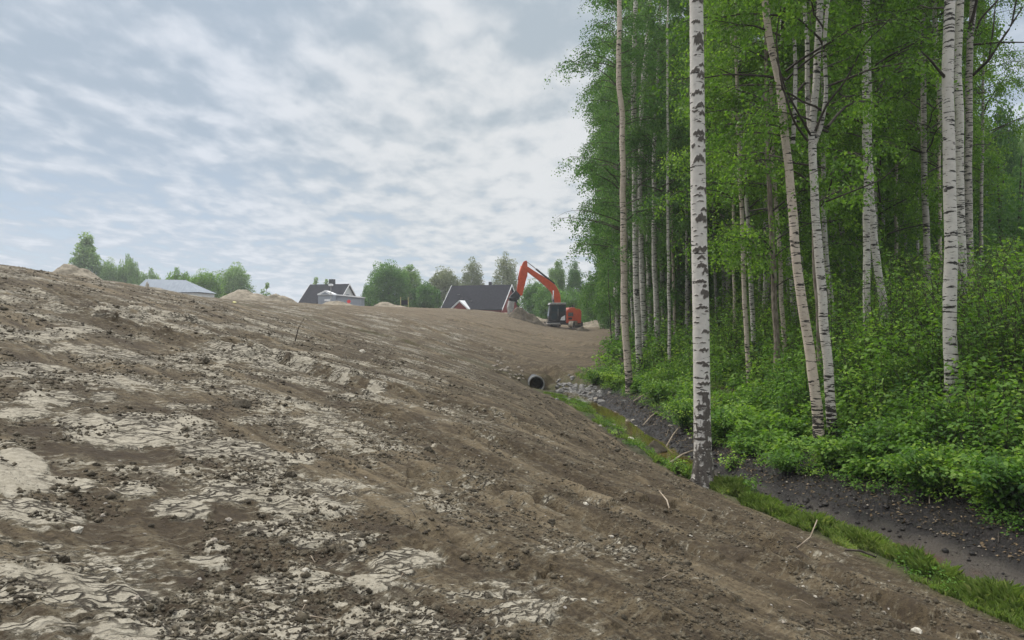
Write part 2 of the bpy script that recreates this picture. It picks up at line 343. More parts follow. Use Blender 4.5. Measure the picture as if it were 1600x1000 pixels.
# woodland floor, grassy ground, mud, rust
flo = t.mix(t.sm(n2, .35, .65), (.045, .038, .018), (.10, .085, .045)); flo = t.mix(t.sm(n1, .4, .6, 0, .6), flo, (.035, .06, .015))
col = t.mix(t.math('SUBTRACT', 1.0, cc[2]), col, flo)
mud = t.mix(t.sm(n2, .4, .68), (.007, .006, .0055), (.028, .023, .020))
mud = t.mix(t.sm(vo.outputs['Distance'], .13, .07, 0, .35), mud, (.12, .11, .10))
col = t.mix(ca[1], col, mud)
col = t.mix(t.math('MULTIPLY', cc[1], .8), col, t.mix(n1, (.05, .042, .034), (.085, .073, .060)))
col = t.mix(t.math('MULTIPLY', cb[1], .7), col, t.mix(n2, (.03, .045, .012), (.07, .07, .03)))
col = t.mix(t.math('MULTIPLY', cb[2], .6), col, (.13, .045, .014))
bh = t.math('ADD', t.math('MULTIPLY', t.math('ADD', t.math('MULTIPLY', n2, .5), t.math('MULTIPLY', an3, .7)), t.math('SUBTRACT', 1.0, t.math('MULTIPLY', crm, .75))), t.math('ADD', t.math('MULTIPLY', n3, .25), t.math('ADD', t.math('MULTIPLY', crm, .35), t.math('MULTIPLY', ckd, -.9))))
bh = t.math('ADD', bh, t.math('ADD', t.math('MULTIPLY', crumb, .5), t.math('MULTIPLY', an2, t.math('MULTIPLY', cc[2], .8)))); bh = t.math('ADD', bh, t.math('MULTIPLY', peb, .5))
rg = t.math('SUBTRACT', .95, t.math('MULTIPLY', ca[1], t.sm(n1, .4, .6, .15, .55)))
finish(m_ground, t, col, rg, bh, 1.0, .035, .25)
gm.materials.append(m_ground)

def flatmat(name, c1, c2=None, scale=8, rough=.8, bump=.3, dist=.01, metal=0, spec=.3, mp=(1, 1, 1), lo=.35, hi=.65):
    m, t = mat(name); oc = t.n('ShaderNodeTexCoord').outputs['Object']
    oi = t.n('ShaderNodeObjectInfo').outputs['Random']
    v = t.n('ShaderNodeVectorMath', operation='ADD'); t.l(t.mapping(oc, mp), v.inputs[0])
    cmb = t.n('ShaderNodeCombineXYZ'); t.l(t.math('MULTIPLY', oi, 50), cmb.inputs[0]); t.l(cmb.outputs[0], v.inputs[1])
    n = t.noise(v.outputs[0], scale, 6, .6)
    col = t.mix(t.sm(n, lo, hi), c1, c2 or tuple(x*1.25 for x in c1))
    return finish(m, t, col, rough, n, bump, dist, spec, metal)
M = {}
M['stone'] = flatmat('stone', (.15, .125, .10), (.34, .30, .245), 3)
M['palestone'] = flatmat('pale_stone', (.24, .21, .165), (.46, .43, .36), 2.5)
M['rubble'] = flatmat('grey_rubble', (.085, .080, .074), (.26, .25, .235), 3)
M['clod'] = flatmat('clod', (.038, .030, .019), (.105, .086, .056), 18, bump=.8, dist=.03)
M['mudlump'] = flatmat('mud_lump', (.007, .006, .0055), (.034, .028, .024), 12, rough=.6)
M['sand'] = flatmat('sandy_earth', (.155, .130, .09), (.26, .222, .162), 3, bump=.7, dist=.1)
M['darkheap'] = flatmat('fresh_earth', (.060, .048, .032), (.105, .086, .058), 4, bump=.7, dist=.1)
M['twig'] = flatmat('dry_wood', (.22, .17, .12), (.36, .30, .23), 20, mp=(1, 1, .2))
M['darktwig'] = flatmat('dark_branch', (.035, .028, .022), (.075, .06, .048), 20)
M['browntrunk'] = flatmat('brown_bark', (.11, .085, .062), (.26, .215, .17), 14, mp=(1, 1, .35), bump=.6)
M['orange'] = flatmat('orange_paint', (.44, .06, .018), (.54, .085, .028), 3, rough=.38, bump=.02, spec=.5)
M['black'] = flatmat('black_steel', (.018, .018, .02), (.035, .035, .038), 6, rough=.5, bump=.05)
M['grey'] = flatmat('worn_steel', (.26, .25, .24), (.40, .39, .37), 6, rough=.45, bump=.1, metal=.3)
M['white'] = flatmat('white_paint', (.66, .67, .68), (.78, .78, .78), 4, rough=.5, bump=.03)
M['dirtytrack'] = flatmat('dusty_track', (.22, .185, .14), (.40, .345, .27), 7, rough=.9, bump=.4)
M['roof'] = flatmat('dark_roof', (.018, .018, .022), (.030, .030, .036), 3, rough=1, bump=.1, spec=.05)
M['metalroof'] = flatmat('pale_metal_roof', (.20, .225, .26), (.25, .28, .315), 1.5, rough=.9, bump=.02, mp=(4, .3, 1))
M['redwall'] = flatmat('red_wood_wall', (.16, .022, .018), (.22, .034, .026), 6, mp=(6, 6, .3), bump=.2)
M['greywall'] = flatmat('grey_panel_wall', (.22, .245, .28), (.28, .30, .335), 10, mp=(5, 5, .05), bump=.3)
M['cream'] = flatmat('pale_wall', (.52, .53, .52), (.60, .61, .60), 6, mp=(6, 6, .3), bump=.1)
M['signred'] = flatmat('red_sign', (.65, .04, .05), (.7, .06, .06), 2, rough=.5, bump=0)
M['yellow'] = flatmat('yellow_paint', (.50, .46, .20), (.58, .54, .26), 3, rough=.6, bump=.02)
M['pipe'] = flatmat('black_plastic', (.03, .033, .04), (.055, .06, .07), 5, rough=.45, bump=.05)
M['piperim'] = flatmat('dusty_plastic', (.20, .20, .19), (.34, .33, .31), 9, rough=.7)
M['inside'] = flatmat('painted_pipe_shade', (.01, .01, .012), (.016, .016, .018), 5)  # near-black: shade inside the pipe put into the colour
m, t = mat('window_glass'); M['glass'] = finish(m, t, (.03, .045, .055), .08, spec=.8)

def leafmat(name, d, m_, l_, tr=.35):
    m, t = mat(name)
    at = t.n('ShaderNodeAttribute', attribute_name='var').outputs['Fac']
    oi = t.n('ShaderNodeObjectInfo').outputs['Random']
    v = t.math('ADD', at, t.math('MULTIPLY', t.math('SUBTRACT', oi, .5), .25))
    c = t.mix(t.sm(v, .0, .55), d, m_); c = t.mix(t.sm(v, .5, 1.05), c, l_)
    b = t.n('ShaderNodeBsdfPrincipled'); t.l(c, b.inputs['Base Color']); b.inputs['Roughness'].default_value = .55; b.inputs['Specular IOR Level'].default_value = .25
    tb = t.n('ShaderNodeBsdfTranslucent'); t.l(t.mix(1.0, c, (1.25, 1.35, .6, 1), 'MULTIPLY'), tb.inputs[0])
    mx = t.n('ShaderNodeMixShader'); mx.inputs[0].default_value = tr; t.l(b.outputs[0], mx.inputs[1]); t.l(tb.outputs[0], mx.inputs[2])
    o = t.n('ShaderNodeOutputMaterial'); t.l(mx.outputs[0], o.inputs[0]); return m
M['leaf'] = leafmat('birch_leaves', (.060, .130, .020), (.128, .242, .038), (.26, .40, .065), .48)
M['leafcool'] = leafmat('haze_painted_birch_leaves', (.055, .125, .042), (.10, .20, .064), (.18, .30, .09), .46)  # cooler, darker copy of the birch leaves: exposure and haze put into the colour
M['shrub'] = leafmat('undergrowth_leaves', (.040, .102, .019), (.110, .220, .034), (.27, .39, .07), .44)
M['grassm'] = leafmat('grass_blades', (.10, .16, .04), (.20, .29, .075), (.36, .40, .16))
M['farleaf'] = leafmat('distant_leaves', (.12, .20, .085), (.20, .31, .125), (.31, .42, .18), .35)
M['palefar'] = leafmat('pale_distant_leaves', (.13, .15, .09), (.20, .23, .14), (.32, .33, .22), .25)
M['litter'] = leafmat('dead_leaves', (.06, .04, .02), (.13, .09, .05), (.25, .19, .12), .1)

def barkmat(name, base1, base2, thr=.0, sc=1.0):
    m, t = mat(name); oc0 = t.n('ShaderNodeTexCoord').outputs['Object']; oi = t.n('ShaderNodeObjectInfo').outputs['Random']
    cmb = t.n('ShaderNodeCombineXYZ'); t.l(t.math('MULTIPLY', oi, 37), cmb.inputs[2])
    v = t.n('ShaderNodeVectorMath', operation='ADD'); t.l(oc0, v.inputs[0]); t.l(cmb.outputs[0], v.inputs[1]); oc = v.outputs[0]
    sep = t.n('ShaderNodeSeparateXYZ'); t.l(oc0, sep.inputs[0])
    a = t.noise(t.mapping(oc, (5*sc, 5*sc, 26*sc)), 1, 5, .6, .3)
    b = t.noise(t.mapping(oc, (14*sc, 14*sc, 75*sc)), 1, 3, .6)
    big = t.noise(oc, 1.6, 3)
    low = t.sm(sep.outputs[2], .1, 1.5, -.13, 0.0)
    mk = t.math('MAXIMUM', t.sm(t.math('SUBTRACT', a, t.math('ADD', low, t.math('MULTIPLY', t.math('SUBTRACT', big, .5), -.12))), .595+thr, .63+thr), t.sm(b, .66+thr, .70+thr, 0, .8))
    c = t.mix(big, base1, base2); c = t.mix(t.sm(t.noise(oc, 9, 4), .45, .7, 0, .35), c, tuple(x*.7 for x in base1))
    at = t.n('ShaderNodeAttribute', attribute_name='mark').outputs['Fac']
    c = t.mix(mk, c, (.030, .026, .022))
    c = t.mix(at, c, t.mix(t.noise(oc, 40, 3), (.018, .015, .012), (.15, .13, .11)))
    h = t.math('ADD', t.math('MULTIPLY', mk, -.5), t.math('ADD', t.math('MULTIPLY', t.noise(oc, 40, 4), .5), t.math('MULTIPLY', at, .5)))
    return finish(m, t, c, .7, h, .5, .01, .25)
M['bark'] = barkmat('birch_bark', (.42, .385, .33), (.53, .50, .45), -.045)
M['barkhero'] = barkmat('white_birch_bark', (.44, .41, .36), (.56, .53, .485), .02, .8)
M['barkbig'] = barkmat('broad_birch_bark', (.43, .395, .345), (.54, .51, .46), -.03, .75)
M['barkpink'] = barkmat('pinkish_birch_bark', (.42, .34, .265), (.52, .45, .37), -.02)
M['barkdark'] = barkmat('grey_birch_bark', (.28, .25, .21), (.42, .385, .34), -.06)

m, t = mat('stream_water'); oc = t.n('ShaderNodeTexCoord').outputs['Object']
wn = t.noise(oc, 1.1, 3); wc = t.mix(t.sm(wn, .4, .6), (.060, .056, .014), (.085, .062, .018))
M['water'] = finish(m, t, wc, .04, t.noise(oc, 14, 3), .12, .01, .6)

# ------------------------------------------------------------------ object helpers
def link(o, parent=None):
    COL.objects.link(o)
    if parent: o.parent = parent
    return o
def mobj(name, me, m=None, parent=None, loc=None):
    o = bpy.data.objects.new(name, me)
    if m is not None and not me.materials: me.materials.append(m)
    if loc is not None: o.location = loc
    return link(o, parent)
def tag(o, label=None, cat=None, group=None, kind=None):
    for k, v in (('label', label), ('category', cat), ('group', group), ('kind', kind)):
        if v: o[k] = v
    return o
def empty(name, loc, rz=0):
    o = bpy.data.objects.new(name, None); o.location = loc; o.rotation_euler = (0, 0, rz); o.empty_display_size = .2; return link(o)
class MB:
    def __init__(s): s.v = []; s.f = []
    def add(s, V, F): n = len(s.v); s.v += [tuple(p) for p in V]; s.f += [tuple(i+n for i in f) for f in F]; return s
    def box(s, c, d, rz=0, ry=0):
        x, y, z = d[0]/2, d[1]/2, d[2]/2; mt = Matrix.Rotation(rz, 3, 'Z') @ Matrix.Rotation(ry, 3, 'Y')
        V = [Vector(c)+mt @ Vector((a*x, b*y, e*z)) for a in (-1, 1) for b in (-1, 1) for e in (-1, 1)]
        return s.add(V, [(0, 1, 3, 2), (4, 6, 7, 5), (0, 4, 5, 1), (2, 3, 7, 6), (0, 2, 6, 4), (1, 5, 7, 3)])
    def prism(s, poly, y0, y1):   # polygon in x,z extruded along y
        n = len(poly); V = [(p[0], y0, p[1]) for p in poly]+[(p[0], y1, p[1]) for p in poly]
        F = [tuple(range(n)), tuple(range(2*n-1, n-1, -1))]+[(i, i+n, (i+1) % n+n, (i+1) % n) for i in range(n)]
        return s.add(V, F)
    def tube(s, pts, rad, n=8):
        pts = [Vector(p) for p in pts]
        if not hasattr(rad, '__len__'): rad = [rad]*len(pts)
        V = []; F = []
        for k, p in enumerate(pts):
            tg = (pts[min(k+1, len(pts)-1)]-pts[max(k-1, 0)]).normalized(); up = Vector((0, 0, 1)) if abs(tg.z) < .9 else Vector((1, 0, 0))
            a = tg.cross(up).normalized(); b = tg.cross(a)
            for i in range(n):
                w = 2*math.pi*i/n; V.append(p+(a*math.cos(w)+b*math.sin(w))*rad[k])
        for k in range(len(pts)-1):
            for i in range(n): F.append((k*n+i, k*n+(i+1) % n, (k+1)*n+(i+1) % n, (k+1)*n+i))
        F.append(tuple(range(n-1, -1, -1))); F.append(tuple((len(pts)-1)*n+i for i in range(n)))
        return s.add(V, F)
    def build(s, name, m, parent=None, loc=None, bevel=0, smooth=False):
        me = bpy.data.meshes.new(name); me.from_pydata(s.v, [], s.f)
        import bmesh
        bm = bmesh.new(); bm.from_mesh(me); bmesh.ops.recalc_face_normals(bm, faces=bm.faces); bm.to_mesh(me); bm.free()
        if smooth: me.polygons.foreach_set('use_smooth', np.ones(len(me.polygons), bool))
        o = mobj(name, me, m, parent, loc)
        if bevel:
            b = o.modifiers.new('bevel', 'BEVEL'); b.width = bevel; b.segments = 2; b.limit_method = 'ANGLE'
        return o

LEAF4 = np.array([(0, 0), (.45, .5), (1, 0), (.45, -.5)]); LEAF6 = np.array([(0, 0), (.22, .36), (.6, .42), (1, 0), (.6, -.42), (.22, -.36)])
def norm(v): return v/np.maximum(np.linalg.norm(v, axis=-1, keepdims=True), 1e-9)
def leaves(pos, axis, nrm, size, wid=.62, shape=LEAF4, fold=.12):
    """array of flat leaves; returns V, F"""
    n = len(pos); axis = norm(axis); side = norm(np.cross(nrm, axis)); nn = np.cross(axis, side); k = len(shape)
    s = shape[None, :, 0, None]*axis[:, None]*size[:, None, None]
    w = shape[None, :, 1, None]*side[:, None]*(size*wid)[:, None, None]
    f = (np.abs(shape[None, :, 1, None])-(shape[None, :, 0, None]-.4)**2*.8)*nn[:, None]*(size*fold*2)[:, None, None]
    V = (pos[:, None]+s+w+f).reshape(-1, 3); F = np.arange(n*k).reshape(n, k); return V, F
def rdir(n, rng, up=0.0):
    v = rng.normal(size=(n, 3)); v = norm(v); v[:, 2] += up; return norm(v)
def mtubes(Pn, Rn, ns=4):
    """many tubes (n,K,3) with radii (n,K)"""
    n, K, _ = Pn.shape; T = norm(np.gradient(Pn, axis=1)); ref = np.where(np.abs(T[..., 2:3]) > .9, np.array([1., 0, 0]), np.array([0, 0, 1.]))
    a = norm(np.cross(T, ref)); b = np.cross(T, a); w = np.arange(ns)*2*np.pi/ns
    V = Pn[:, :, None]+(a[:, :, None]*np.cos(w)[None, None, :, None]+b[:, :, None]*np.sin(w)[None, None, :, None])*Rn[:, :, None, None]
    id_ = np.arange(n*K*ns).reshape(n, K, ns); nx = np.roll(id_, -1, 2)
    F = np.stack([id_[:, :-1], nx[:, :-1], nx[:, 1:], id_[:, 1:]], -1).reshape(-1, 4); return V.reshape(-1, 3), F

# ground object
grd = mobj('ground', gm); tag(grd, kind='structure')

# stream water
ys = np.linspace(4.0, 29.0, 220); cxs = crk(ys)
wz = CZ-2.845
wd = (.46+.08*np.sin(ys*1.7)+.07*np.sin(ys*.9+1))*(1-.45*ss(ys, 17, 19))+.30*np.exp(-((ys-16.3)/1.3)**2)+.12*np.exp(-((ys-22)/1.0)**2)
wL = np.stack([cxs-wd*1.25, ys, np.full_like(ys, wz)], -1); wR = np.stack([cxs+wd*.7, ys, np.full_like(ys, wz)], -1)
wV = np.concatenate([wL, wR]); k = len(ys); wF = np.stack([np.arange(k-1), np.arange(k-1)+k, np.arange(1, k)+k, np.arange(1, k)], -1)
tag(mobj('stream', fastmesh('stream', wV, wF), M['water']), kind='structure')

# ------------------------------------------------------------------ birch crowns (shared meshes)
def crown_meshes(seed, hb, H, spread, nl, size, nlimb=46, droop=.9, top=.25, sparse=0.0, limbr=.03):
    rng = np.random.default_rng(seed)
    K = 7; h0 = hb+(H-hb)*np.sort(rng.uniform(0, 1, nlimb))**.9
    rel = (h0-hb)/(H-hb); Lg = spread*(1.0-rel*(1-top))*rng.uniform(.65, 1.15, nlimb)*np.clip(.55+rel*3, 0, 1)
    az = rng.uniform(0, 2*np.pi, nlimb)+np.arange(nlimb)*2.4; el = rng.uniform(.35, .95, nlimb)
    tt = np.linspace(0, 1, K)
    r = Lg[:, None]*tt; z = h0[:, None]+np.tan(el)[:, None]*Lg[:, None]*(tt-.55*tt**2)*.9
    wob = rng.normal(0, .06, (nlimb, K, 2))*Lg[:, None, None]*tt[None, :, None]
    Pn = np.stack([np.cos(az)[:, None]*r+wob[..., 0], np.sin(az)[:, None]*r+wob[..., 1], z], -1)
    Rn = limbr*(Lg/spread)[:, None]*(1-tt*.85)+.003
    # secondary twigs, hanging
    ns = nlimb*6; li = rng.integers(0, nlimb, ns); ti = rng.uniform(.25, 1, ns)
    base = np.array([[np.interp(ti[i], tt, Pn[li[i], :, c]) for c in range(3)] for i in range(ns)])
    az2 = az[li]+rng.normal(0, .9, ns); L2 = rng.uniform(.35, 1.0, ns)*spread*.42
    t2 = np.linspace(0, 1, 5); r2 = L2[:, None]*t2; z2 = L2[:, None]*(.35*t2-droop*t2**2)*rng.uniform(.5, 1.3, ns)[:, None]
    P2 = np.stack([base[:, :1]+np.cos(az2)[:, None]*r2, base[:, 1:2]+np.sin(az2)[:, None]*r2, base[:, 2:]+z2], -1)
    R2 = (.009*(1-t2*.7))[None]*np.ones((ns, 1))
    V1, F1 = mtubes(Pn, Rn, 5); V2, F2 = mtubes(P2, R2, 3)
    limbs = fastmesh('branches', np.concatenate([V1, V2]), np.concatenate([F1, F2+len(V1)]))
    # leaves along the twigs in clumps
    li = rng.integers(0, ns, nl); w = rng.uniform(0, 1, ns)**.6; keep = rng.uniform(0, 1, nl) < (w[li]*(1-sparse)+.15); li = li[keep]; n = len(li)
    tl = rng.uniform(.1, 1.08, n); f = np.clip(tl, 0, 1)*4; i0 = np.minimum(f.astype(int), 3); u = (f-i0)[:, None]
    pos = P2[li, i0]*(1-u)+P2[li, i0+1]*u+rng.normal(0, .085, (n, 3))*np.array([1, 1, 1.1]); pos[:, 2] -= rng.uniform(0, .22, n)*droop
    ax = rdir(n, rng); ax[:, 2] -= .9; nr_ = rdir(n, rng, .8)
    V, F = leaves(pos, ax, nr_, size*rng.uniform(.6, 1.35, n), .72)
    cl = fastmesh('crown', V, F)
    var = np.clip(rng.normal(.45, .18, n)+.55*(rng.uniform(0, 1, ns)[li]-.5), 0, 1); attr(cl, 'var', np.repeat(var, 4))
    return limbs, cl
CV = {}
def crown(key):
    if key not in CV:
        a = dict(hero=(1, 7.6, 19, 2.6, 9000, .062, 30), mid=(2, 5.2, 17, 2.3, 20000, .070, 46), mid2=(3, 5.0, 16, 2.5, 20000, .068, 44), low=(4, 3.4, 16, 2.3, 26000, .070, 54),
                 low2=(5, 2.9, 15, 2.5, 26000, .074, 54), full=(6, 2.0, 15.5, 2.5, 30000, .092, 60), full2=(7, 1.6, 14.5, 2.7, 30000, .092, 60), full3=(8, 2.4, 17.0, 2.3, 30000, .092, 60),
                 lean=(9, 4.5, 11.5, 1.9, 7000, .07, 26))[key]
        CV[key] = crown_meshes(a[0], a[1], a[2], a[3], a[4], a[5], a[6])
    return CV[key]
CVM = {}
def crown_parts(root, key, m, wood, scale=1.0, rz=0, lean=(0, 0), zs=1.0, back=0):
    l_, c_ = crown(key)
    for nm, me, mt in (('branches', l_, wood), ('crown', c_, m)):
        kk = (me.name, mt.name)
        if kk not in CVM:
            if me.materials: me = me.copy(); me.materials.clear()
            me.materials.append(mt); CVM[kk] = me
        o = link(bpy.data.objects.new(nm, CVM[kk]), root); o.scale = (scale, scale, zs); o.rotation_euler = (lean[1], lean[0], rz)
        if back: o.location = (0, back, 0)

def trunk_mesh(pts, rad, ns=12, K=60, wob=.012, seed=0, flare=1.35):
    """pts local (n,3), rad (n)"""
    rng = np.random.default_rng(seed); pts = np.array(pts, float); L = np.concatenate([[0], np.cumsum(np.linalg.norm(np.diff(pts, axis=0), axis=1))]); s = np.linspace(0, L[-1], K)
    c = np.stack([np.interp(s, L, pts[:, i]) for i in range(3)], -1)
    for _ in range(max(1, K//14)):
        c[1:-1] = (c[:-2]+2*c[1:-1]+c[2:])/4
    r = np.interp(s, L, rad)*(1+(flare-1)*np.exp(-s/.22))
    c[:, 0] += wob*pn(s*1.1, s*0+seed*3.3, 3)*2; c[:, 1] += wob*pn(s*1.1, s*0+seed*5.3, 5)*2
    V, F = mtubes(c[None], r[None], ns)
    a = np.tile(np.arange(ns), K); d = V-np.repeat(c, ns, 0)
    V = V+d*(.07*rng.normal(size=len(V))*.35)[:, None]
    return V, F, c, r

def zground(x, y): return float(Hn(x, y))
def birch(name, pix, Yd, w0, w1, label, bark='bark', cr='mid', leafm='leaf', top=17., group=None, cat='birch tree', cscale=1.0, extra=(), rz=None):
    """pix: trunk course in photo pixels (base first), at depth Yd"""
    P0 = P(pix[0][0], pix[0][1], Yd); gz = zground(P0.x, Yd)
    rt = empty(name, (P0.x, Yd, gz-.05)); org = Vector(rt.location)
    pts = [Vector((P0.x, Yd, gz-.15))-org]
    for p in pix:
        q_ = P(p[0], p[1], Yd)-org
        if q_.z > pts[-1].z+.3: pts.append(q_)
    # continue upward above the frame
    a, b = pts[-2], pts[-1]; dr = (b-a)/max(b.z-a.z, .1)*.35; nb = len(pts)
    ztop = top
    pts.append(Vector((b.x+dr.x*(ztop-b.z)*.4, b.y, b.z+(ztop-b.z)*.45))); pts.append(Vector((pts[-1].x, b.y, ztop)))
    r0 = w0/FPX*Yd/2; r1 = w1/FPX*Yd/2; zb = max(b.z, .1)
    rad = [r0+(r1-r0)*min(1, p.z/zb) if i < nb else (r1*(.55 if i == nb else .12)) for i, p in enumerate(pts)]
    V, F, c, r = trunk_mesh(pts, rad, 12, 70, seed=int(pix[0][0]))
    me = fastmesh('trunk', V, F, True); mobj('trunk', me, M[bark], rt)
    mid = c[40]; lean = math.atan2(c[55][0]-c[0][0], c[55][2])
    if cr: crown_parts(rt, cr, M[leafm], M['darktwig'], cscale, 0 if rz is None else rz, (lean if rz is None else 0, 0), (top-.3)/{'hero': 19, 'mid': 17, 'mid2': 16, 'low': 16, 'low2': 15, 'full': 15.5, 'full2': 14.5, 'full3': 17, 'lean': 11.5}[cr], 1.0 if Yd > 24 and P0.x < 9 else 0)
    for (pl, wa, wb, mt) in extra:          # extra limbs, each [(px,py,depth)...]
        pp = [P(*q_)-org for q_ in pl]; V, F, c, r = trunk_mesh(pp, np.linspace(wa, wb, len(pp))/FPX*Yd/2, 8, 24, seed=len(pl), flare=1)
        mobj('limb', fastmesh('limb', V, F, True), M[mt], rt)
    tag(rt, label, cat, group); return rt

BG = 'birches standing in the wood'
# the tall near birch at the foot of the slope, with its bark marks laid out as seen
def hero():
    Yd = 11.5; P0 = P(1098, 765, Yd); gz = zground(P0.x, Yd); rt = empty('birch_tree', (P0.x, Yd, gz-.1)); org = Vector(rt.location)
    pix = [(1099, 775, 34), (1099, 740, 31), (1098, 700, 28.5), (1097, 650, 27.5), (1096, 560, 27), (1095, 480, 27), (1093, 400, 26), (1091, 300, 25), (1090, 200, 24), (1089, 100, 23), (1088, 0, 22)]
    pts = [P(a, b, Yd)-org for a, b, w in pix]; rad = [.94*w/FPX*Yd/2 for a, b, w in pix]
    b = pts[-1]; pts += [Vector((b.x-.1, 0, b.z+5)), Vector((b.x-.15, 0, b.z+11))]; rad += [.075, .012]
    pts = np.array(pts); rad = np.array(rad); ns = 72; K = 1500
    L = np.concatenate([[0], np.cumsum(np.linalg.norm(np.diff(pts, axis=0), axis=1))]); s = np.concatenate([np.linspace(0, 9.6, K), np.linspace(9.8, L[-1], 60)]); K = len(s)
    c = np.stack([np.interp(s, L, pts[:, i]) for i in range(3)], -1)
    for _ in range(60): c[1:-1] = (c[:-2]+2*c[1:-1]+c[2:])/4
    r = np.interp(s, L, rad)
    V, F = mtubes(c[None], r[None], ns)
    CC = np.repeat(c, ns, 0); d = norm(V-CC); rv = np.repeat(r, ns)
    # facing camera is -y: u in [-1,1] across the visible face
    th = np.arctan2(d[:, 0], -d[:, 1]); zl = V[:, 2]; u = np.sin(th); face = np.cos(th) > -.15
    py = 500-(zl+org.z-CZ)*FPX/Yd
    mark = np.zeros(len(V))
    rg = np.random.default_rng(3)
    # (py, centre u, half width, half height px, chevron height)
    mk = [(4,.1,.9,4,3),(38,-.2,.5,3,2),(37,-.6,.3,2,-1),(66,.1,.75,10,11),(60,.2,.4,7,5),(80,.25,.55,4,4),(105,.5,.5,3,3),(113,-.4,.6,4,3),(121,.4,.7,5,5),(138,.7,.35,4,2),(148,-.2,.75,4,4),
          (167,.2,.65,4,5),(176,-.5,.4,2,-2),(180,.45,.5,4,3),(192,-.1,.25,1.5,1),(210,.0,.8,5,4),(220,.35,.6,5,4),(230,-.75,.2,4,0),(237,.7,.25,3,1),(251,.0,.8,6,8),(296,.1,.5,3,3),(298,.8,.25,6,0),
          (307,-.2,.6,1.5,1),(316,0,.5,1,1),(329,.5,.5,3,2),(343,.1,.75,7,8),(356,.7,.3,2,1),(390,-.1,.85,4,1),(388,.6,.3,3,2),(403,0,.55,3,4),(416,.05,.65,4,4),(425,.5,.5,5,5),(440,-.1,.7,3,3),(447,.3,.3,3,1),
          (458,.35,.6,6,6),(463,.4,.35,5,3),(480,-.05,.75,2.5,1),(486,.5,.3,1.5,1),(504,-.7,.25,1.5,0),(518,.35,.55,3,2),(527,-.5,.4,1,0),(535,0,.4,1,0),(546,.1,.6,3,1),(566,-.2,.6,2.5,3),(570,.3,.5,3,2),
          (588,.4,.25,4,1),(598,.1,.8,3,0),(604,-.5,.4,1.5,-2),(614,0,.7,4,2),(622,.2,.45,8,3),(628,.5,.3,7,1),(634,-.3,.6,3,2),(642,.35,.5,10,3),(650,-.1,.8,4,1),(660,.3,.55,7,2),(668,0,.8,4,1),(676,.4,.5,6,1),
          (684,-.4,.5,3,1),(692,.3,.6,6,2),(702,0,.85,3,2),(712,.2,.6,8,2),(722,.4,.5,9,1),(730,-.3,.6,5,2)]
    for i in range(70): mk.append((rg.uniform(0, 700), rg.uniform(-1, 1), rg.uniform(.08, .3), rg.uniform(.6, 1.6), rg.uniform(0, 1)))
    for (p0, uc, hw, hh, ch) in mk:
        jj = pn(u*4+p0, u*0+p0*.37, 7)*hh*.7
        hh = hh*.88
        yy = (py-p0-ch*(np.abs(u-uc)/hw)**1.2*.9+ch*.4+jj)/hh; q_ = np.abs((u-uc)/hw)**2.5+np.abs(yy)**2
        mark = np.maximum(mark, ss(-q_, -1.25, -.75)*face)
    back = ~face; mark = np.where(back, ss(pn(th*2, zl*9, 4)+.2*pn(th*6, zl*25, 6), .33, .45), mark)
    # rough dark foot
    rb = fbm(th*2.6, zl*5.5, 4, 9, .6)
    lowm = ss(rb+np.interp(zl, [0, .45, .75, 1.3, 2.0], [.30, .26, .12, -.08, -.6]), .0, .28); mark = np.maximum(mark, lowm)
    disp = mark*.006+ss(-zl, -.75, 0)*(.045*fbm(th*4, zl*2.5, 4, 13)+.02)+.003*fbm(th*3, zl*12, 3, 17)
    rootf = np.exp(-zl/.16)*.035*(1+.7*np.sin(th*4+1)); V = V+d*(disp+rootf)[:, None]
    me = fastmesh('trunk', V, F, True); attr(me, 'mark', mark); mobj('trunk', me, M['barkhero'], rt)
    crown_parts(rt, 'hero', M['leaf'], M['darktwig'], 1.0, 0, (0, 0), 1.0)
    tag(rt, 'tall thick white birch with black chevron marks alone at the foot of the slope', 'birch tree')
hero()
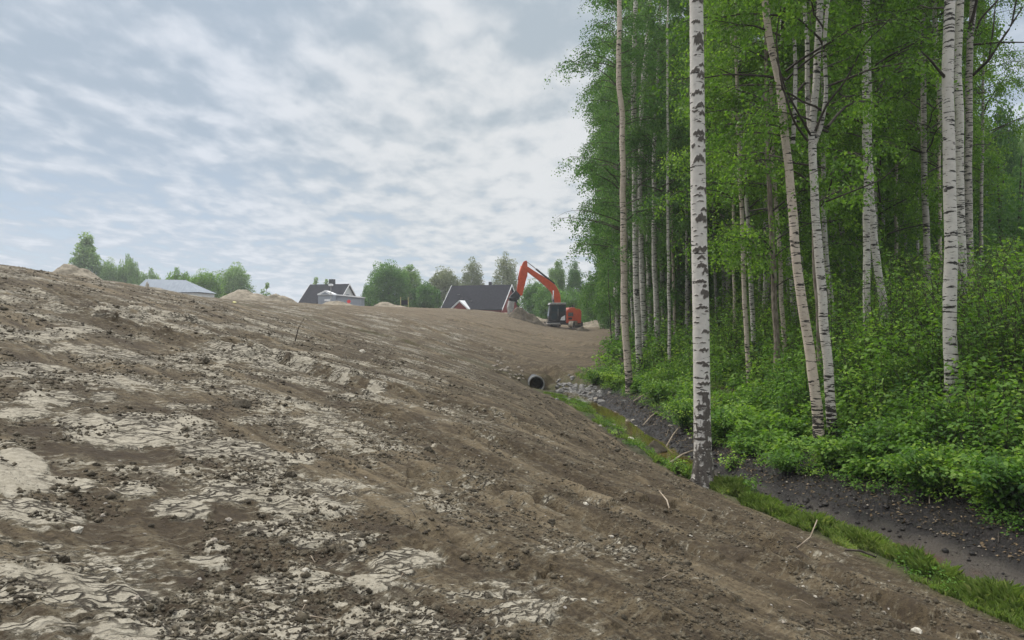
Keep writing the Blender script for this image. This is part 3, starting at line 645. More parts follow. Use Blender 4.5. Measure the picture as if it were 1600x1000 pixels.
TR = [
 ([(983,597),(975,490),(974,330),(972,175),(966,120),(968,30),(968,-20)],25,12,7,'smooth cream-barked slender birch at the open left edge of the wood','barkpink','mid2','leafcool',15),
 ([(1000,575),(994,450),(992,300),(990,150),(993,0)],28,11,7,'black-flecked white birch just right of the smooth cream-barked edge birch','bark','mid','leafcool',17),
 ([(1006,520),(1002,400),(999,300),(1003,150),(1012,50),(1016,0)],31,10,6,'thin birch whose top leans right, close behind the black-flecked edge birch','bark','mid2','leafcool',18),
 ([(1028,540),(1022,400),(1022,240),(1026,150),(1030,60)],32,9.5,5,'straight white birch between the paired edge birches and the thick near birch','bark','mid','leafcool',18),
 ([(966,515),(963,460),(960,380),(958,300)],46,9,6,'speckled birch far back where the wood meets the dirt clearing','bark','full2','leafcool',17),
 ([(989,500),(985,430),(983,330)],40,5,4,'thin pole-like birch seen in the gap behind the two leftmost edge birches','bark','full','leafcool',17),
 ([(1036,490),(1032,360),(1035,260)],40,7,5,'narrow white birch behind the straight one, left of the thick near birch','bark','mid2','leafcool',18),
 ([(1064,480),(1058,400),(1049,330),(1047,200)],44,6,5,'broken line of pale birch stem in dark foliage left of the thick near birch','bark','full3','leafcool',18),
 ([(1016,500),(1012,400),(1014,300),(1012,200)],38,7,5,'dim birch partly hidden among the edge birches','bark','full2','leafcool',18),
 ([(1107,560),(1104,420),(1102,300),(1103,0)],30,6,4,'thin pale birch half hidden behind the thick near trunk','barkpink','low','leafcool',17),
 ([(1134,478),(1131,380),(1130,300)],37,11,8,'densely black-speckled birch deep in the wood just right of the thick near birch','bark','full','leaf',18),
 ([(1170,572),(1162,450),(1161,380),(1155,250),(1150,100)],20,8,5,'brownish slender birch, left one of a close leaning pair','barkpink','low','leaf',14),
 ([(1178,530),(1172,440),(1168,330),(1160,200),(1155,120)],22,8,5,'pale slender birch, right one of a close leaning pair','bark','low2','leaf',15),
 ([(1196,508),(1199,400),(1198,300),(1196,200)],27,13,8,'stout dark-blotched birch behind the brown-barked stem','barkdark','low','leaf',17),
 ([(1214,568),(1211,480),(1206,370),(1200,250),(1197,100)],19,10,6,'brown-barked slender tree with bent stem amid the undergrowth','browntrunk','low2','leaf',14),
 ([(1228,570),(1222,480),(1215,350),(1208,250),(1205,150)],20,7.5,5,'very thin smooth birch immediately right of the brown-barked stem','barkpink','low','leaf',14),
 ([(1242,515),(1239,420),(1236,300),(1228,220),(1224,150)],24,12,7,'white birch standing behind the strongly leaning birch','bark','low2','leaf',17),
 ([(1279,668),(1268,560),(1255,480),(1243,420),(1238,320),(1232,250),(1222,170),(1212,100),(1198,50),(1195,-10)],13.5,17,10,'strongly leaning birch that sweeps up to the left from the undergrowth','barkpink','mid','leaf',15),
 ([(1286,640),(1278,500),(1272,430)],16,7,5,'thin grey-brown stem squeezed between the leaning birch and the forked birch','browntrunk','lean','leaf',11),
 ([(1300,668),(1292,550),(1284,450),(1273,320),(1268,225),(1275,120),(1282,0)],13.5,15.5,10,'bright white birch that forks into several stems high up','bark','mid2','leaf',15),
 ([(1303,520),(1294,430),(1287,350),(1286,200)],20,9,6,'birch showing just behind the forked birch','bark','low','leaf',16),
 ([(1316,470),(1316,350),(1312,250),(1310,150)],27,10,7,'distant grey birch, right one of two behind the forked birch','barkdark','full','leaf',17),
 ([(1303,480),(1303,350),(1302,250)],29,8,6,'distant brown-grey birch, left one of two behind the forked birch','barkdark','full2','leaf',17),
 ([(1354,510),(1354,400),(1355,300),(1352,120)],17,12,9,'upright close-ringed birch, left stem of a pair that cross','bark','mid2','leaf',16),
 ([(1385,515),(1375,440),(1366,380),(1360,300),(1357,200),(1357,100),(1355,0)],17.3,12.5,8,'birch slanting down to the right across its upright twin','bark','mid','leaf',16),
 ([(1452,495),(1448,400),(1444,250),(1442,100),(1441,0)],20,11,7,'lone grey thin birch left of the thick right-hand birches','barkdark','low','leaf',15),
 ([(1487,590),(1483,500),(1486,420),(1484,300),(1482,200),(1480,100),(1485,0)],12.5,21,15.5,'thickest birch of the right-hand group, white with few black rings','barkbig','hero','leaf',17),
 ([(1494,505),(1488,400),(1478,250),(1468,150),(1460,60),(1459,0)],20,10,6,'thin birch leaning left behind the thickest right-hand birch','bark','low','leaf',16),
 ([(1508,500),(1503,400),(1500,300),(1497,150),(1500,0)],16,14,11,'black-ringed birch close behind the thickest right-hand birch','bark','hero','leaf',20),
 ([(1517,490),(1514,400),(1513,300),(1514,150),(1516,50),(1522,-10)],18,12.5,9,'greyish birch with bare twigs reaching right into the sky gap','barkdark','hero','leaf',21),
]
EX = {
 17: [([(1238,225,13.5),(1243,170,13.4),(1243,100,13.4),(1240,60,13.3)],8,5,'bark'), ([(1262,220,13.4),(1238,185,13),(1220,130,12.8),(1212,60,12.6),(1220,10,12.5)],4,1.5,'darktwig')],
 19: [([(1267,225,13.5),(1262,150,13.6),(1260,60,13.7),(1256,-10,13.8)],8,6,'bark'), ([(1270,232,13.5),(1284,200,13.4),(1290,150,13.3),(1288,60,13.2),(1296,-20,13.1)],8,5,'bark'),
      ([(1266,212,13.5),(1250,180,13.2),(1228,140,13.0),(1212,90,12.8)],4,2,'darktwig'), ([(1274,205,13.4),(1294,160,13.1),(1318,130,12.9),(1350,70,12.6),(1390,30,12.4)],4,1.6,'darktwig'),
      ([(1290,315,13.4),(1330,300,13.0),(1380,280,12.6),(1420,240,12.4)],3,1.2,'darktwig')],
 12: [([(1168,330,22),(1200,325,21),(1240,345,20),(1270,350,20)],3,1.3,'darktwig')],
 26: [([(1480,125,12.5),(1456,95,12.3),(1440,80,12.2)],5,2,'darktwig')],
 29: [([(1520,118,18),(1545,95,17.6),(1560,68,17.4),(1580,40,17.2),(1590,-10,17)],5,2,'darktwig'), ([(1518,70,18),(1560,66,17.5),(1610,66,17)],4,1.5,'darktwig'),
      ([(1520,60,18),(1532,30,17.8),(1560,0,17.6),(1570,-30,17.5)],4,2,'darktwig'), ([(1514,50,18),(1524,15,17.8),(1530,-20,17.6)],6,4,'darktwig'), ([(1545,95,17.6),(1552,50,17.4),(1556,0,17.4)],3,1.5,'darktwig'), ([(1580,40,17.2),(1600,10,17)],3,1.4,'darktwig')],
}
for i, a in enumerate(TR):
    birch('birch_tree', a[0], a[1], a[2], a[3], a[4], a[5], a[6], a[7], a[8], group=BG, extra=EX.get(i, ()))

SL = [(1046,505,1043,26,5.5),(1054,500,1050,34,5),(1075,520,1070,33,5),(1120,510,1116,34,5),(1148,520,1143,27,5),(1187,520,1190,30,5.5),(1256,520,1250,27,6),(1264,505,1258,33,5),(1330,500,1333,28,6),
      (1342,495,1338,32,5),(1402,500,1405,27,6),(1418,495,1415,31,5),(1432,500,1436,29,5),(1468,500,1464,24,6),(1534,480,1538,25,6),(1088,500,1082,38,4.5),(1010,510,1006,42,5),(1222,500,1226,32,5)]
WHERE = ['just left of the thick near birch and its straight neighbour', 'close left of the thick near birch', 'tight against the left of the thick near trunk', 'first right of the thick near birch', 'between the speckled birch and the leaning pair',
 'beside the dark-blotched birch', 'behind the bend of the leaning birch', 'just behind the leaning and forked birches', 'left one of two before the crossing birches', 'right one of two before the crossing birches', 'first right of the crossing birches',
 'middle of the gap right of the crossing birches', 'just left of the lone grey birch', 'between the lone grey birch and the thickest right-hand birch', 'right of the greyish birch under the sky gap', 'deep behind the left edge of the thick near birch', 'far back among the edge birches', 'between the brown-barked stem and the leaning birch']
for i, (px, py, pt, Yd, w) in enumerate(SL):
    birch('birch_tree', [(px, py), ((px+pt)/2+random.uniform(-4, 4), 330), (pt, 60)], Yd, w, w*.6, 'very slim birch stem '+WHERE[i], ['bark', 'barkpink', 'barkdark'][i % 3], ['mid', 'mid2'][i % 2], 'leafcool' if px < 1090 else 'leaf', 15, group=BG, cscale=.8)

# ---- birches deeper in the wood
def filler(x, y, H, w, key, lm, bark, rz, label, group, name='birch_tree'):
    gz = zground(x, y); rt = empty(name, (x, y, gz-.05)); ly = (random.uniform(-.5, .5), random.uniform(-.4, .4))
    pts = [(0, 0, 0), (ly[0]*.4, ly[1]*.3, H*.35), (ly[0], ly[1], H*.7), (ly[0]*1.2, ly[1]*1.2, H)]
    V, F, c, r = trunk_mesh(pts, [w, w*.8, w*.5, .02], 8, 34, seed=int(abs(x*13+y*7)))
    mobj('trunk', fastmesh('trunk', V, F, True), M[bark], rt)
    hh = {'full': 15.5, 'full2': 14.5, 'full3': 17, 'low': 16, 'low2': 15, 'mid': 17, 'mid2': 16}[key]
    crown_parts(rt, key, M[lm], M['darktwig'], random.uniform(.95, 1.2), rz, (0, 0), (H-.2)/hh)
    tag(rt, label, 'birch tree', group); return rt
fill = []
# left flank of the wood, following the clearing edge away from the camera
for y in (34, 37, 41, 45, 50, 55, 61, 68, 76):
    e = float(np.interp(y, [26, 31, 36, 45, 60, 80], [3.6, 3.8, 5.0, 6.4, 8.6, 12.0]))
    for k in range(5):
        fill.append((e+.9+k*random.uniform(2.2, 3.0)+random.uniform(-.3, .3), y+random.uniform(-1.5, 1.5)))
for y in np.arange(22, 60, 4.6):
    for x in np.arange(6.5+.16*y, .70*y+6, 3.3):
        if x/y > .60 and y < 44: continue
        fill.append((x+random.uniform(-1.1, 1.1), y+random.uniform(-1.8, 1.8)))
keep = []
for (x, y) in fill:
    if x/y > .74: continue
    px = 800+x/y*FPX
    if all((x-a)**2+(y-b)**2 > 3.0 for a, b in keep): keep.append((x, y))
for i, (x, y) in enumerate(keep):
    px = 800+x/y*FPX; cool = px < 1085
    H = random.uniform(15, 18.5)
    if px < 940: H = .43*y*random.uniform(.6, .8)
    w = random.uniform(.07, .12)
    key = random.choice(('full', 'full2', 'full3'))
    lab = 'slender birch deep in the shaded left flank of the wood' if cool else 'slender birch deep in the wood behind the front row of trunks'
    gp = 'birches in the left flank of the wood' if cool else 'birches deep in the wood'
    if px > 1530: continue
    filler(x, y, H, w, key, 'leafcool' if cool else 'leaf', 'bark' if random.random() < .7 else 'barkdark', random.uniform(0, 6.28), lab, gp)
print('fillers', len(keep))

# ------------------------------------------------------------------ generic leafy tree (far trees, bushes)
def leafy(seed, H, rx, ry, hb, nl, size, nclump=40, cone=.0, stemr=.12, nstem=1, gap=.0):
    rng = np.random.default_rng(seed)
    # clump centres in an egg-shaped volume
    v = rdir(nclump, rng)*rng.uniform(.25, 1, (nclump, 1))**.5
    zc = hb+(H-hb)*(.5+.5*v[:, 2]); tp = 1-cone*np.clip((zc-hb)/(H-hb), 0, 1)
    cc_ = np.stack([v[:, 0]*rx*tp, v[:, 1]*ry*tp, zc], -1)
    cs = rng.uniform(.20, .36, nclump)*min(rx, (H-hb)/2)*1.15*(1-.4*cone*(zc-hb)/(H-hb))
    li = rng.integers(0, nclump, nl); d = rdir(nl, rng)*rng.uniform(.2, 1, (nl, 1))**.4
    pos = cc_[li]+d*cs[li][:, None]*np.array([1.1, 1.1, .9]); ax = rdir(nl, rng, -.4); nr_ = rdir(nl, rng, .9)
    V, F = leaves(pos, ax, nr_, size*rng.uniform(.7, 1.3, nl), .8)
    cl = fastmesh('crown', V, F); attr(cl, 'var', np.repeat(np.clip(rng.normal(.45, .2, nl)+.4*(rng.uniform(0, 1, nclump)[li]-.5), 0, 1), 4))
    mb = MB()
    for s in range(nstem):
        o = rng.normal(0, .06*rx*(nstem > 1), 2); mb.tube([(o[0], o[1], -.2), (o[0]*2, o[1]*2, H*.3), (o[0]*4+rng.normal(0, .05), o[1]*4, H*.6), (o[0]*5, o[1]*5, H*.92)], [stemr, stemr*.8, stemr*.5, .02], 6)
    for i in range(0, nclump, 2):
        c = cc_[i]; z0 = max(hb*.6, c[2]-(abs(c[0])+abs(c[1]))*.8); mb.tube([(0, 0, z0), (c[0]*.5, c[1]*.5, (z0+c[2])/2), tuple(c)], [stemr*.35, stemr*.22, .01], 4)
    me = bpy.data.meshes.new('trunk'); me.from_pydata(mb.v, [], mb.f); return me, cl
LV = {}
def leafy_tree(key, args, name, loc, sc, lm, label, cat, group=None, rz=0, bark='darktwig', zs=None):
    if key not in LV: LV[key] = leafy(*args)
    tr, cl = LV[key]; rt = empty(name, loc, rz)
    for nm, me, mt in (('trunk', tr, M[bark]), ('crown', cl, M[lm])):
        kk = (me.name, mt.name)
        if kk not in CVM:
            if me.materials: me = me.copy(); me.materials.clear()
            me.materials.append(mt); CVM[kk] = me
        o = link(bpy.data.objects.new(nm, CVM[kk]), rt); o.scale = (sc, sc, zs or sc)
    tag(rt, label, cat, group); return rt
AR = {'cone': (21, 10, 2.5, 2.5, .4, 13000, .24, 110, .75, .12), 'round': (22, 10, 4.2, 4.0, .3, 17000, .27, 110, .25, .18, 3), 'bush': (23, 5, 3.2, 3, .0, 12000, .24, 80, .2, .08, 4),
      'pale': (24, 10, 3.0, 3.0, .6, 9000, .22, 110, .5, .12, 2), 'sap': (25, 4, .7, .7, .5, 500, .16, 14, .5, .04), 'birchy': (26, 12, 3.2, 3.0, .4, 18000, .24, 130, .45, .14, 2)}
def far(key, px0, px1, ytop, ybase, Y, lm, label, cat='tree', name='tree', group=None, rz=0):
    a = AR[key]; px0 -= 2; px1 += 2; xm = (px0+px1)/2; w = (px1-px0)/FPX*Y; ztop = CZ-(ytop-500)/FPX*Y; zb = CZ-(ybase-500)/FPX*Y
    zb = min(zb, CZ+.8); sc = w/(2*a[2]*1.05); zs = (ztop-zb)/(a[1]*1.02)
    return leafy_tree(key, a, name, ((xm-800)/FPX*Y, Y, zb-.2), sc, lm, label, cat, group, rz, zs=zs)
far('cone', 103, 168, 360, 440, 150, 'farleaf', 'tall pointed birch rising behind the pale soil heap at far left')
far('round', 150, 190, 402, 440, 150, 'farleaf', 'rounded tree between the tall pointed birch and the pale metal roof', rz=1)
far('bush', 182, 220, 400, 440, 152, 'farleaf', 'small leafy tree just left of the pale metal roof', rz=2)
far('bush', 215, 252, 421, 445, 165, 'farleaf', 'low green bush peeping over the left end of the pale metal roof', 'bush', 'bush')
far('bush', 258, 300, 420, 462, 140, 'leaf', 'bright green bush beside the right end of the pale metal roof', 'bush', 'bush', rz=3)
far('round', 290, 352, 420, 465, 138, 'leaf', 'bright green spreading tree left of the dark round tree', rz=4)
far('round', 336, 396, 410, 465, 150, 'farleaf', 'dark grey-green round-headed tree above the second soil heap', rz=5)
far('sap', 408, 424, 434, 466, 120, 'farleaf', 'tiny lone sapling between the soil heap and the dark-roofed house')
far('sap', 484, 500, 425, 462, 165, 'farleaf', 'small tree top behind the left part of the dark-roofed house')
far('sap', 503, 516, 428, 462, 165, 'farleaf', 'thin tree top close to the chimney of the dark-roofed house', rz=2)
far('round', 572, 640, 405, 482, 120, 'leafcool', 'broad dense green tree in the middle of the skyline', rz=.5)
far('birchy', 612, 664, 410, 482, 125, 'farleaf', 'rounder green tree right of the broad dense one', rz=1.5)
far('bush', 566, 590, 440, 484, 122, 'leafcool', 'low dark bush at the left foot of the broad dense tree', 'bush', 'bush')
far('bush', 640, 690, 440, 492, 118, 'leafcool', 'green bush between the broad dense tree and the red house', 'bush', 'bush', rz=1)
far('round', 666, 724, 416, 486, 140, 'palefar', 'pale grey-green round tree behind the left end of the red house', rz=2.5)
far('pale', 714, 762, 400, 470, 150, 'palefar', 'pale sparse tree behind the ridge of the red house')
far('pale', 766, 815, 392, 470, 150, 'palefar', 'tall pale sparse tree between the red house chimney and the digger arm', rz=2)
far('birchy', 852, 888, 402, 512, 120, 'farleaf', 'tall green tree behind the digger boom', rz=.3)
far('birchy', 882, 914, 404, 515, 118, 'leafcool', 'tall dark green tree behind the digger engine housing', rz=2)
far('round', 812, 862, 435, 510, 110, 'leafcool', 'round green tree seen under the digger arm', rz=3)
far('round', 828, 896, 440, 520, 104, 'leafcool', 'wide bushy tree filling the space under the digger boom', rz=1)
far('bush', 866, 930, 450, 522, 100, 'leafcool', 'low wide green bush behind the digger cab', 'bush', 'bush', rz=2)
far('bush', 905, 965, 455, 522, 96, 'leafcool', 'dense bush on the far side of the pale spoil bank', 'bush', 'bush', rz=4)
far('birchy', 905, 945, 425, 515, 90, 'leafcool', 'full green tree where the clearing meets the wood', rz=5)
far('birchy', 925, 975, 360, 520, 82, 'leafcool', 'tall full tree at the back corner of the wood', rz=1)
# back row closing the view through the trunks
for i, px in enumerate(range(960, 1530, 34)):
    far('birchy', px-34, px+36, 120+60*math.sin(i*2.1), 500, 74+6*math.sin(i*1.3), 'leafcool' if i % 2 else 'leaf', 'dense green tree closing the view at the back of the wood', 'tree', 'tree', 'trees closing the back of the wood', i*1.1)
# right-hand far trees against the sky
RG = [('birchy', 1520, 1600, 150, 470, 46, 'leafcool', 'pale bluish-green tree against the sky at the right edge'), ('round', 1560, 1660, 165, 470, 50, 'farleaf', 'broad hazy green tree cut by the right edge of the picture'),
      ('birchy', 1400, 1470, 190, 470, 44, 'leaf', 'yellowish-green tree behind the lone grey thin birch'), ('birchy', 1440, 1530, 235, 480, 40, 'leafcool', 'dark leafy tree low behind the thick right-hand birches'),
      ('round', 1380, 1450, 320, 490, 34, 'leafcool', 'dark round bushy tree behind the crossing birches'), ('round', 1500, 1560, 350, 470, 36, 'leafcool', 'dark bushy tree below the sky gap on the right')]
for i, a in enumerate(RG): far(*a, rz=i*1.7)
# dark stems with sky between them at the right
for i, (px, pt, w) in enumerate(((1556, 250, .10), (1571, 230, .12), (1580, 260, .09), (1592, 240, .10), (1546, 300, .07))):
    Yd = 33; x = (px-800)/FPX*Yd; gz = zground(x, Yd); rt = empty('thin_tree', (x, Yd, gz-.1))
    H = CZ-(pt-500)/FPX*Yd-gz; dx = [.3, -.25, .5, .1, -.4][i]
    V, F, c, r = trunk_mesh([(0, 0, 0), (dx*.4, 0, H*.4), (dx, .1, H*.75), (dx*1.3, 0, H)], [w, w*.8, w*.5, .02], 8, 30, seed=i)
    mobj('trunk', fastmesh('trunk', V, F, True), M['darktwig'], rt)
    if 'thin' not in LV: LV['thin'] = leafy(40, 7.5, 1.5, 1.5, 2.6, 1500, .11, 26, .2, .03)
    me = LV['thin'][1]
    if not me.materials: me.materials.append(M['leafcool'])
    o = link(bpy.data.objects.new('crown', me), rt); o.rotation_euler = (0, 0, i*1.3); o.scale = (1, 1, H/7.6)
    tag(rt, 'dark bare-stemmed tree silhouetted against the bright gap at the far right', 'tree', 'dark stems in the bright gap at right')

rg = np.random.default_rng(91)
for i in range(46):
    y = rg.uniform(27, 60); lo = float(np.interp(y, [26, 31, 36, 45, 60, 80], [6.5, 6.8, 7.6, 8.8, 11, 14])); x = rg.uniform(lo, .66*y+2)
    if x/y > .56 and y < 40: continue
    h = rg.uniform(3.2, 6.0); a = AR['birchy']
    leafy_tree('birchy', a, 'young_tree', (x, y, zground(x, y)-.1), h/12*.9, 'leaf' if i % 3 else 'leafcool', 'leafy young tree filling the gaps between the trunks deep in the wood', 'tree', 'young trees between the trunks', i*1.3, zs=h/12)

# ------------------------------------------------------------------ undergrowth
def plants(rng, bx, by, hgt, spr, nst, nl, size, shape=LEAF6, upb=.75):
    """bx,by arrays of plants; returns leaf V,F,var and stem V,F"""
    n = len(bx); bz = Hn(bx, by)
    st_az = rng.uniform(0, 2*np.pi, (n, nst)); st_r = rng.uniform(.15, 1, (n, nst))*spr[:, None]; st_h = rng.uniform(.6, 1.1, (n, nst))*hgt[:, None]
    pi = rng.integers(0, n, nl); si = rng.integers(0, nst, nl); tt = rng.uniform(0.04, 1, nl)**.62
    az = st_az[pi, si]; r_ = st_r[pi, si]*tt**1.5; h_ = st_h[pi, si]*tt*(1-.12*tt)
    sa = az+rng.uniform(0, 2*np.pi, nl); off = rng.uniform(.0, .14, nl)*np.sqrt(size[pi]/.06)
    pos = np.stack([bx[pi]+np.cos(az)*r_+np.cos(sa)*off, by[pi]+np.sin(az)*r_+np.sin(sa)*off, bz[pi]+h_+rng.normal(0, .02, nl)], -1)
    ax = np.stack([np.cos(sa), np.sin(sa), rng.normal(-.25, .35, nl)], -1); nr_ = rdir(nl, rng)*.55; nr_[:, 2] += upb
    V, F = leaves(pos, ax, nr_, size[pi]*rng.uniform(.6, 1.25, nl), .62, shape)
    pv = rng.normal(0, .2, n)+.3*pn(bx*.9, by*.9, 58); var = np.clip(.45+pv[pi]+rng.normal(0, .15, nl)+.10*(tt-.6), 0, 1)
    t5 = np.linspace(0, 1, 5); sr = (st_r[:, :, None]*t5**1.5); sh = st_h[:, :, None]*t5*(1-.12*t5)
    Ps = np.stack([bx[:, None, None]+np.cos(st_az)[:, :, None]*sr, by[:, None, None]+np.sin(st_az)[:, :, None]*sr, bz[:, None, None]+sh-.02*(t5 == 0)], -1).reshape(-1, 5, 3)
    Rs = np.tile(.006*(1-.7*t5), (n*nst, 1))*np.repeat(hgt, nst)[:, None]**.5
    VS, FS = mtubes(Ps, Rs, 3)
    return V, F, var, VS, FS
def in_wood(x, y):
    d = x-crk(y); e = np.interp(y, [26, 31, 36, 45, 60, 80], [3.6, 3.5, 4.6, 6.1, 8.2, 12.3])
    return np.where(y < 27, d > 1.22+.15*ss(-y, -14, -10)+.7*pn(y*.6, y*0, 44), x > e)
def scatter(rng, n, y0, y1, dmax, pw=1.0):
    y = y0+(y1-y0)*rng.uniform(0, 1, n*3)**pw; x = crk(y)+rng.uniform(.9, 1, n*3)*0+rng.uniform(0, 1, n*3)*(dmax+.35*y)+.9
    x = np.where(y > 27, 3+rng.uniform(0, 1, n*3)*(.72*y+1), x)
    k = in_wood(x, y) & (x/y < .9) & (pn(x*.45, y*.45, 47) > -.42); x, y = x[k][:n], y[k][:n]; return x, y
def depth_in(x, y):
    e = np.interp(y, [26, 31, 36, 45, 60, 80], [3.6, 3.5, 4.6, 6.1, 8.2, 12.3]); return np.where(y < 27, x-crk(y)-1.7, x-e)
def stuff_under(name, seed, n, y0, y1, dmax, nl, sz, hs, shape, label, mt='shrub', sp=.5, stems=True, nst=5):
    rng = np.random.default_rng(seed); x, y = scatter(rng, n, y0, y1, dmax); di = depth_in(x, y); n = len(x)
    h = hs*(np.clip(.38+di*.27, .32, 1.05)+.0)*rng.uniform(.65, 1.25, n)*(1+.8*pn(x*.55, y*.55, 49)); h = np.clip(h*(1+.75*ss(x, 6.2, 9.5)), .16, 3.2)
    V, F, var, VS, FS = plants(rng, x, y, h, h*sp, nst, nl, np.full(n, sz), shape)
    me = fastmesh(name, V, F); attr(me, 'var', np.repeat(var, shape.shape[0]))
    o = mobj(name, me, M[mt]); tag(o, label, 'undergrowth', None, 'stuff')
    o2 = mobj(name.replace('leaves', 'stems') if 'leaves' in name else name+'_stems', fastmesh('stems', VS, FS), M['darktwig']); tag(o2, None, None, None, 'stuff'); o2.parent = o
stuff_under('undergrowth', 101, 1500, 5.5, 17, 7, 150000, .078, 1.15, LEAF6, 'bright leafy undergrowth covering the near bank below the birches')
stuff_under('far_undergrowth', 102, 1500, 16, 30, 9, 120000, .10, 1.25, LEAF4, 'green undergrowth among the middle birch trunks')
stuff_under('back_undergrowth', 103, 1300, 28, 62, 9, 80000, .16, 1.5, LEAF4, 'darker undergrowth far back between the trunks')
stuff_under('tall_undergrowth', 104, 460, 7, 24, 8, 42000, .095, 2.0, LEAF6, 'taller leafy shoots standing above the undergrowth', 'leaf', .22, True, 2)
# low herbs and moss at the lip of the bank and along the mud
rng = np.random.default_rng(120); y = rng.uniform(6, 31, 1700); x = crk(y)+.9+rng.uniform(0, 1, 1700)**1.5*2.8; k = x-crk(y) > .95+.45*pn(y*1.1, y*0, 3); x, y = x[k], y[k]
V, F, var, VS, FS = plants(rng, x, y, rng.uniform(.08, .30, len(x)), rng.uniform(.08, .22, len(x)), 4, 42000, np.full(len(x), .045), LEAF4)
me = fastmesh('low_herbs', V, F); attr(me, 'var', np.repeat(var, 4)); tag(mobj('low_herbs', me, M['shrub']), 'low herbs creeping over the lip of the dark mud bank', 'herbs', None, 'stuff')

# individual bushes leaning over the mud
def shrub(px, py, Y, h, sp, nl, sz, label, seed, group=None):
    if Y < 13: gg = ghit(px, py); x, Y = gg.x, gg.y
    else: x = (px-800)/FPX*Y
    rng = np.random.default_rng(seed); g = zground(x, Y); ns = 7
    V, F, var, VS, FS = plants(rng, x+rng.normal(0, .08*sp, 6), Y+rng.normal(0, .08*sp, 6), np.full(6, h), np.full(6, sp), ns, nl, np.full(6, sz))
    rt = empty('shrub', (x, Y, g)); off = np.array([x, Y, g])
    me = fastmesh('foliage', V-off, F); attr(me, 'var', np.repeat(np.clip(var+.08, 0, 1), 6)); mobj('foliage', me, M['shrub'], rt)
    mobj('stems', fastmesh('stems', VS-off, FS), M['darktwig'], rt); tag(rt, label, 'shrub', group)
SH = [(1560,800,7.9,.75,.75,3200,.075,'big-leaved shrub overhanging the mud at the right edge of the picture'),(1450,775,8.8,.7,.65,2600,.07,'leafy shrub leaning over the widest part of the dark mud'),
 (1365,735,10.0,.75,.65,2400,.065,'rounded shrub above the mud bank below the forked birch'),(1290,735,11.2,.55,.6,2200,.06,'low shrub on the bank in front of the leaning birch base'),
 (1230,740,11.6,.4,.5,1500,.055,'small shrub where the bank meets the mud right of the thick birch'),(1143,735,11.9,.35,.25,260,.06,'small fresh green plant growing just right of the thick birch foot'),
 (1165,770,11.0,.3,.25,220,.06,'little sapling sprouting on the mud between grass and bank'),(1105,700,12.0,.4,.4,500,.06,'dark leafy tuft right behind the thick birch foot'),
 (1070,640,17.5,.8,.8,1800,.07,'yellow-green bush left of the thick birch, beyond the pool'),(1130,620,15.5,.8,.7,1800,.07,'yellow-green bush directly behind the thick birch'),
 (930,600,29.0,.8,.9,1400,.09,'bright bush at the wood edge beside the stone pile'),(960,585,27,.7,.8,1200,.09,'bright bush left of the cream-barked edge birch foot'),
 (1030,600,22,.7,.8,1300,.08,'green bush right of the cream-barked edge birch foot'),(1060,745,12.6,.3,.2,200,.05,'tiny green sprout beside the pool at the left of the thick birch'),
 (1580,640,10.5,1.35,.8,3200,.075,'tall dense shrub halfway up the right edge of the picture'),(1420,640,12.3,1.1,.8,2600,.07,'bushy shrub left of the thickest right-hand birch base'),
 (1560,470,16,1.7,1.0,3000,.08,'tall yellow-green bush under the sky gap at right')]
for i, s in enumerate(SH): shrub(*s, seed=200+i)
# thin dark sapling at the corner of the clearing
rt = empty('sapling', ((957-800)/FPX*36, 36, zground((957-800)/FPX*36, 36))); og = Vector(rt.location)
V, F, c, r = trunk_mesh([Vector((0, 0, -.05)), P(955, 520, 36)-og, P(951, 450, 36)-og, P(949, 370, 36)-og], [.035, .028, .02, .008], 6, 24)
mobj('stem', fastmesh('stem', V, F, True), M['darktwig'], rt)
rg = np.random.default_rng(5); nl = 420; tz = rg.uniform(.35, 1.05, nl); H_ = (P(949, 370, 36)-og).z; cx_ = (P(950, 400, 36)-og).x
pos = np.stack([cx_*tz+rg.normal(0, .35, nl), rg.normal(0, .35, nl), H_*tz], -1); V, F = leaves(pos, rdir(nl, rg, -.3), rdir(nl, rg, .8), np.full(nl, .10), .7)
me = fastmesh('foliage', V, F); attr(me, 'var', np.repeat(rg.uniform(.2, .8, nl), 4)); mobj('foliage', me, M['leafcool'], rt); tag(rt, 'thin dark sapling standing left of the cream-barked edge birch', 'sapling')

# grass
def blades(name, seed, n, fn, hmin, hmax, label, m='grassm'):
    rng = np.random.default_rng(seed); x, y, sc = fn(rng, n); n = len(x); z = Hn(x, y); h = rng.uniform(hmin, hmax, n)*sc
    a = rng.uniform(0, 6.28, n); lean = rng.uniform(.1, .75, n); wx, wy = -np.sin(a), np.cos(a); w = rng.uniform(.0016, .0038, n)*(1+y/12)
    b = np.stack([x, y, z-.01], -1); s = np.stack([wx*w, wy*w, 0*w], -1); dx = np.stack([np.cos(a)*lean*h, np.sin(a)*lean*h, h*(1-.25*lean)], -1); md = np.stack([np.cos(a)*lean*h*.3, np.sin(a)*lean*h*.3, h*.6], -1)
    V = np.stack([b-s, b+s, b+md+s*.7, b+dx, b+md-s*.7], 1).reshape(-1, 3); F = np.arange(n*5).reshape(n, 5)
    me = fastmesh(name, V, F); pv = pn(x*1.5, y*1.5, 66)*.3; attr(me, 'var', np.repeat(np.clip(rng.normal(.5, .2, n)+pv, 0, 1), 5)); tag(mobj(name, me, M[m]), label, 'grass', None, 'stuff')
